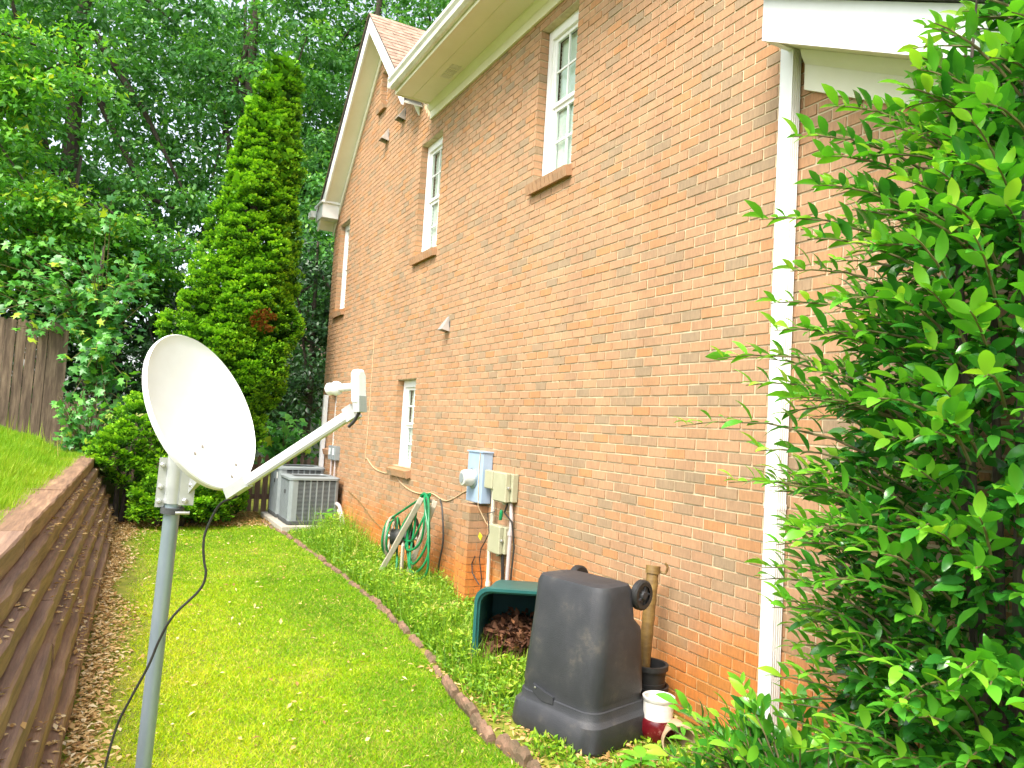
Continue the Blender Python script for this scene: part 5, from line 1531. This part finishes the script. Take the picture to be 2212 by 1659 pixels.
# ================================================================== BIG EVERGREEN BUSH AT THE RIGHT
def bush(name, label, base, shoots, filler, n_single, seed, leaf=.075, group=None, cat="bush"):
    rg = np.random.default_rng(seed)
    t = thing(name, label, cat, base, group)
    LV = []
    tw = MB()
    for (p0, p1, nl, ls) in shoots:
        p0, p1 = np.array(p0, float), np.array(p1, float)
        L_ = np.linalg.norm(p1 - p0)
        sag = np.array([0, 0, .10 * L_])
        crv = lambda u: p0 + (p1 - p0) * u + sag * 4 * u * (1 - u)
        MB().tube([Vector(crv(u)) for u in (0, .3, .6, .85, 1)], [.006, .005, .004, .003, .0018], 5).build("twig", M['twig'], t, True)
        dirv = nrm((p1 - p0)[None])[0]
        for i in range(nl):
            u = .22 + .78 * (i + rg.random() * .6) / nl
            an = i * 2.4 + rg.random() * .9
            sd = np.cross(dirv, [0, 0, 1.0]); sd = sd / max(np.linalg.norm(sd), 1e-6); up = np.cross(sd, dirv)
            rad = sd * math.cos(an) + up * math.sin(an) * .75
            X = dirv * (.75 + .5 * (u > .92)) + rad * .85 + [0, 0, .18]
            Nn = up * .9 - dirv * .35 + rg.normal(0, .35, 3) + [0, 0, .35]
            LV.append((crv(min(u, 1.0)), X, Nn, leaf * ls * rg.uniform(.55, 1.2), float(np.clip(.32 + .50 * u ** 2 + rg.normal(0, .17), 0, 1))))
    for (p, X, Nn, s, ti) in filler(rg):
        LV.append((p, X, Nn, s, ti))
    E_ = np.array(EYE)
    LV.sort(key=lambda a: np.linalg.norm(a[0] - E_) / a[3])
    cache = {}
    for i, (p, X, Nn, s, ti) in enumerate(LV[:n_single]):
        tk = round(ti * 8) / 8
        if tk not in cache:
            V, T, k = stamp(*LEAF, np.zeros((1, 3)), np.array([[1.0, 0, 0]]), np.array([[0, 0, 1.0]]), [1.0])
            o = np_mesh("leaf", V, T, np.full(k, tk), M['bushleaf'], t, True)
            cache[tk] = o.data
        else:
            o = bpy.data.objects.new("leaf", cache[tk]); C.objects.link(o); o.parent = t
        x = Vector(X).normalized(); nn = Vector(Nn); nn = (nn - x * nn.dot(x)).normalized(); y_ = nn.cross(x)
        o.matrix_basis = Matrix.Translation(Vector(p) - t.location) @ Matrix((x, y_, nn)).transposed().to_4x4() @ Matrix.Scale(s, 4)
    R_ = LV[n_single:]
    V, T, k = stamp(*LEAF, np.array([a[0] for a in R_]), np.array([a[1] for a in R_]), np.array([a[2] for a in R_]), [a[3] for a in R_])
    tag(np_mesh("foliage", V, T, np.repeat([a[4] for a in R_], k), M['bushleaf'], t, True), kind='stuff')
    return t

BX, BY = 2.90, 1.50
def bxz(z): return BX + .10 * min(1, max(0, (z - 2.2) / 1.1))
def byz(z): return BY - .22 * min(1, max(0, (z - 2.2) / 1.1))
def axis_r(z):                     # bush outline: radius against height
    return np.interp(z, [0, .5, 1.0, 1.6, 2.2, 2.8, 3.3, 3.9], [.40, .50, .58, .62, .55, .44, .28, .18])
shoots = []
rb = random.Random(5)
for i in range(640):
    z = rb.uniform(.45, 3.6)
    an = rb.uniform(0, 2 * math.pi)
    if math.cos(an) > .75: continue
    r0 = axis_r(z) * rb.uniform(.45, .8); L_ = rb.uniform(.24, .50)
    p0 = (bxz(z) + r0 * math.cos(an), byz(z) + r0 * math.sin(an), z)
    el = rb.uniform(-.05, .7)
    p1 = (p0[0] + L_ * math.cos(an) * math.cos(el), p0[1] + L_ * math.sin(an) * math.cos(el), z + L_ * math.sin(el))
    if p1[0] > W - .05: continue
    shoots.append((p0, p1, rb.randint(11, 17), 1.0))
for tip in ((2.02, 2.326, 1.833), (2.059, 2.173, 2.102), (2.085, 2.01, 2.623), (2.175, 1.94, 2.944), (2.149, 1.998, 2.311), (2.35, 2.06, 1.479), (2.297, 1.867, 3.066), (2.179, 1.839, 2.73),
            (2.15, 1.9, 1.95), (2.20, 2.02, 1.62), (2.25, 2.0, 2.45), (2.12, 1.95, 2.2), (2.2, 2.1, 1.75), (2.24, 1.86, 2.86), (2.28, 1.98, 1.95), (2.22, 1.9, 2.55), (2.15, 2.18, 1.62), (2.26, 2.1, 1.3), (2.3, 2.08, 1.15), (2.12, 2.08, 2.0), (2.3, 1.86, 2.75)):
    tp = Vector(tip)
    s0 = Vector((BX - .12, BY + .12, tp.z - .16))
    shoots.append((tuple(s0.lerp(tp, .2)), tip, 20, 1.0))
def filler(rg):
    out = []
    for i in range(11500):
        z = rg.uniform(.15, 3.85); an = rg.uniform(0, 2 * math.pi); r = axis_r(z) * rg.random() ** .42 * .92
        p = np.array([bxz(z) + r * math.cos(an), byz(z) + r * math.sin(an) * 1.12, z])
        if p[0] > W - .06: continue
        rad = np.array([math.cos(an), math.sin(an), .1])
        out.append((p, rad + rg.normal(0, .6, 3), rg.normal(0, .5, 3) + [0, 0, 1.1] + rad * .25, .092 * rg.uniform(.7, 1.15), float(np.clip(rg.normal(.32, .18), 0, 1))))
    return out
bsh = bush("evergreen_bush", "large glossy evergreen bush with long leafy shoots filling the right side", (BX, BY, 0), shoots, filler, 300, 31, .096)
for i in range(7):
    an = i * .9
    MB().tube([(BX + .05 * math.cos(an), BY + .05 * math.sin(an), 0), (BX + .16 * math.cos(an), BY + .16 * math.sin(an), 1.4), (BX + .26 * math.cos(an), BY + .26 * math.sin(an), 2.6), (BX + .2 * math.cos(an), BY + .2 * math.sin(an), 3.5)], [.024, .018, .012, .004], 7).build("stem", M['bark'], bsh, True)

# lower shrub in front of it
shoots = []
rb = random.Random(9)
LX, LY = 2.66, 2.22
for i in range(95):
    an = rb.uniform(0, 2 * math.pi); r0 = rb.uniform(.05, .34)
    x0, y0 = LX + r0 * math.cos(an), LY + r0 * math.sin(an) * 1.1
    z0 = rb.uniform(.08, .38); L_ = rb.uniform(.18, .36); el = rb.uniform(.35, 1.3)
    p1 = (x0 + L_ * math.cos(an) * math.cos(el), y0 + L_ * math.sin(an) * math.cos(el), z0 + L_ * math.sin(el))
    if p1[0] > W - .05: continue
    shoots.append(((x0, y0, z0), p1, rb.randint(8, 13), rb.uniform(1.0, 1.25)))
for i in range(40):
    x0, y0 = rb.uniform(2.35, 3.0), rb.uniform(1.3, 1.95)
    shoots.append(((x0, y0, .1), (x0 + rb.uniform(-.15, .05), y0 + rb.uniform(-.1, .15), rb.uniform(.4, .75)), 11, 1.15))
for tip in ((2.264, 2.56, .60), (2.30, 2.66, .36), (2.40, 2.45, .60), (2.28, 2.50, .45), (2.5, 2.4, .70), (2.24, 2.40, .50), (2.35, 2.62, .28)):
    shoots.append(((LX, LY, .15), tip, 13, 1.2))
def filler2(rg):
    out = []
    for i in range(900):
        an = rg.uniform(0, 6.28); r = math.sqrt(rg.random()) * .42
        p = np.array([LX + r * math.cos(an), LY + r * math.sin(an), rg.uniform(.05, .42)])
        if p[0] > W - .06: continue
        out.append((p, rg.normal(0, .7, 3), rg.normal(0, .5, 3) + [0, 0, 1], .08 * rg.uniform(.8, 1.1), float(np.clip(rg.normal(.35, .15), 0, 1))))
    return out
bush("low_shrub", "low glossy leaved shrub spreading at the foot of the downspout", (LX, LY, 0), shoots, filler2, 300, 32, .088, cat="shrub")
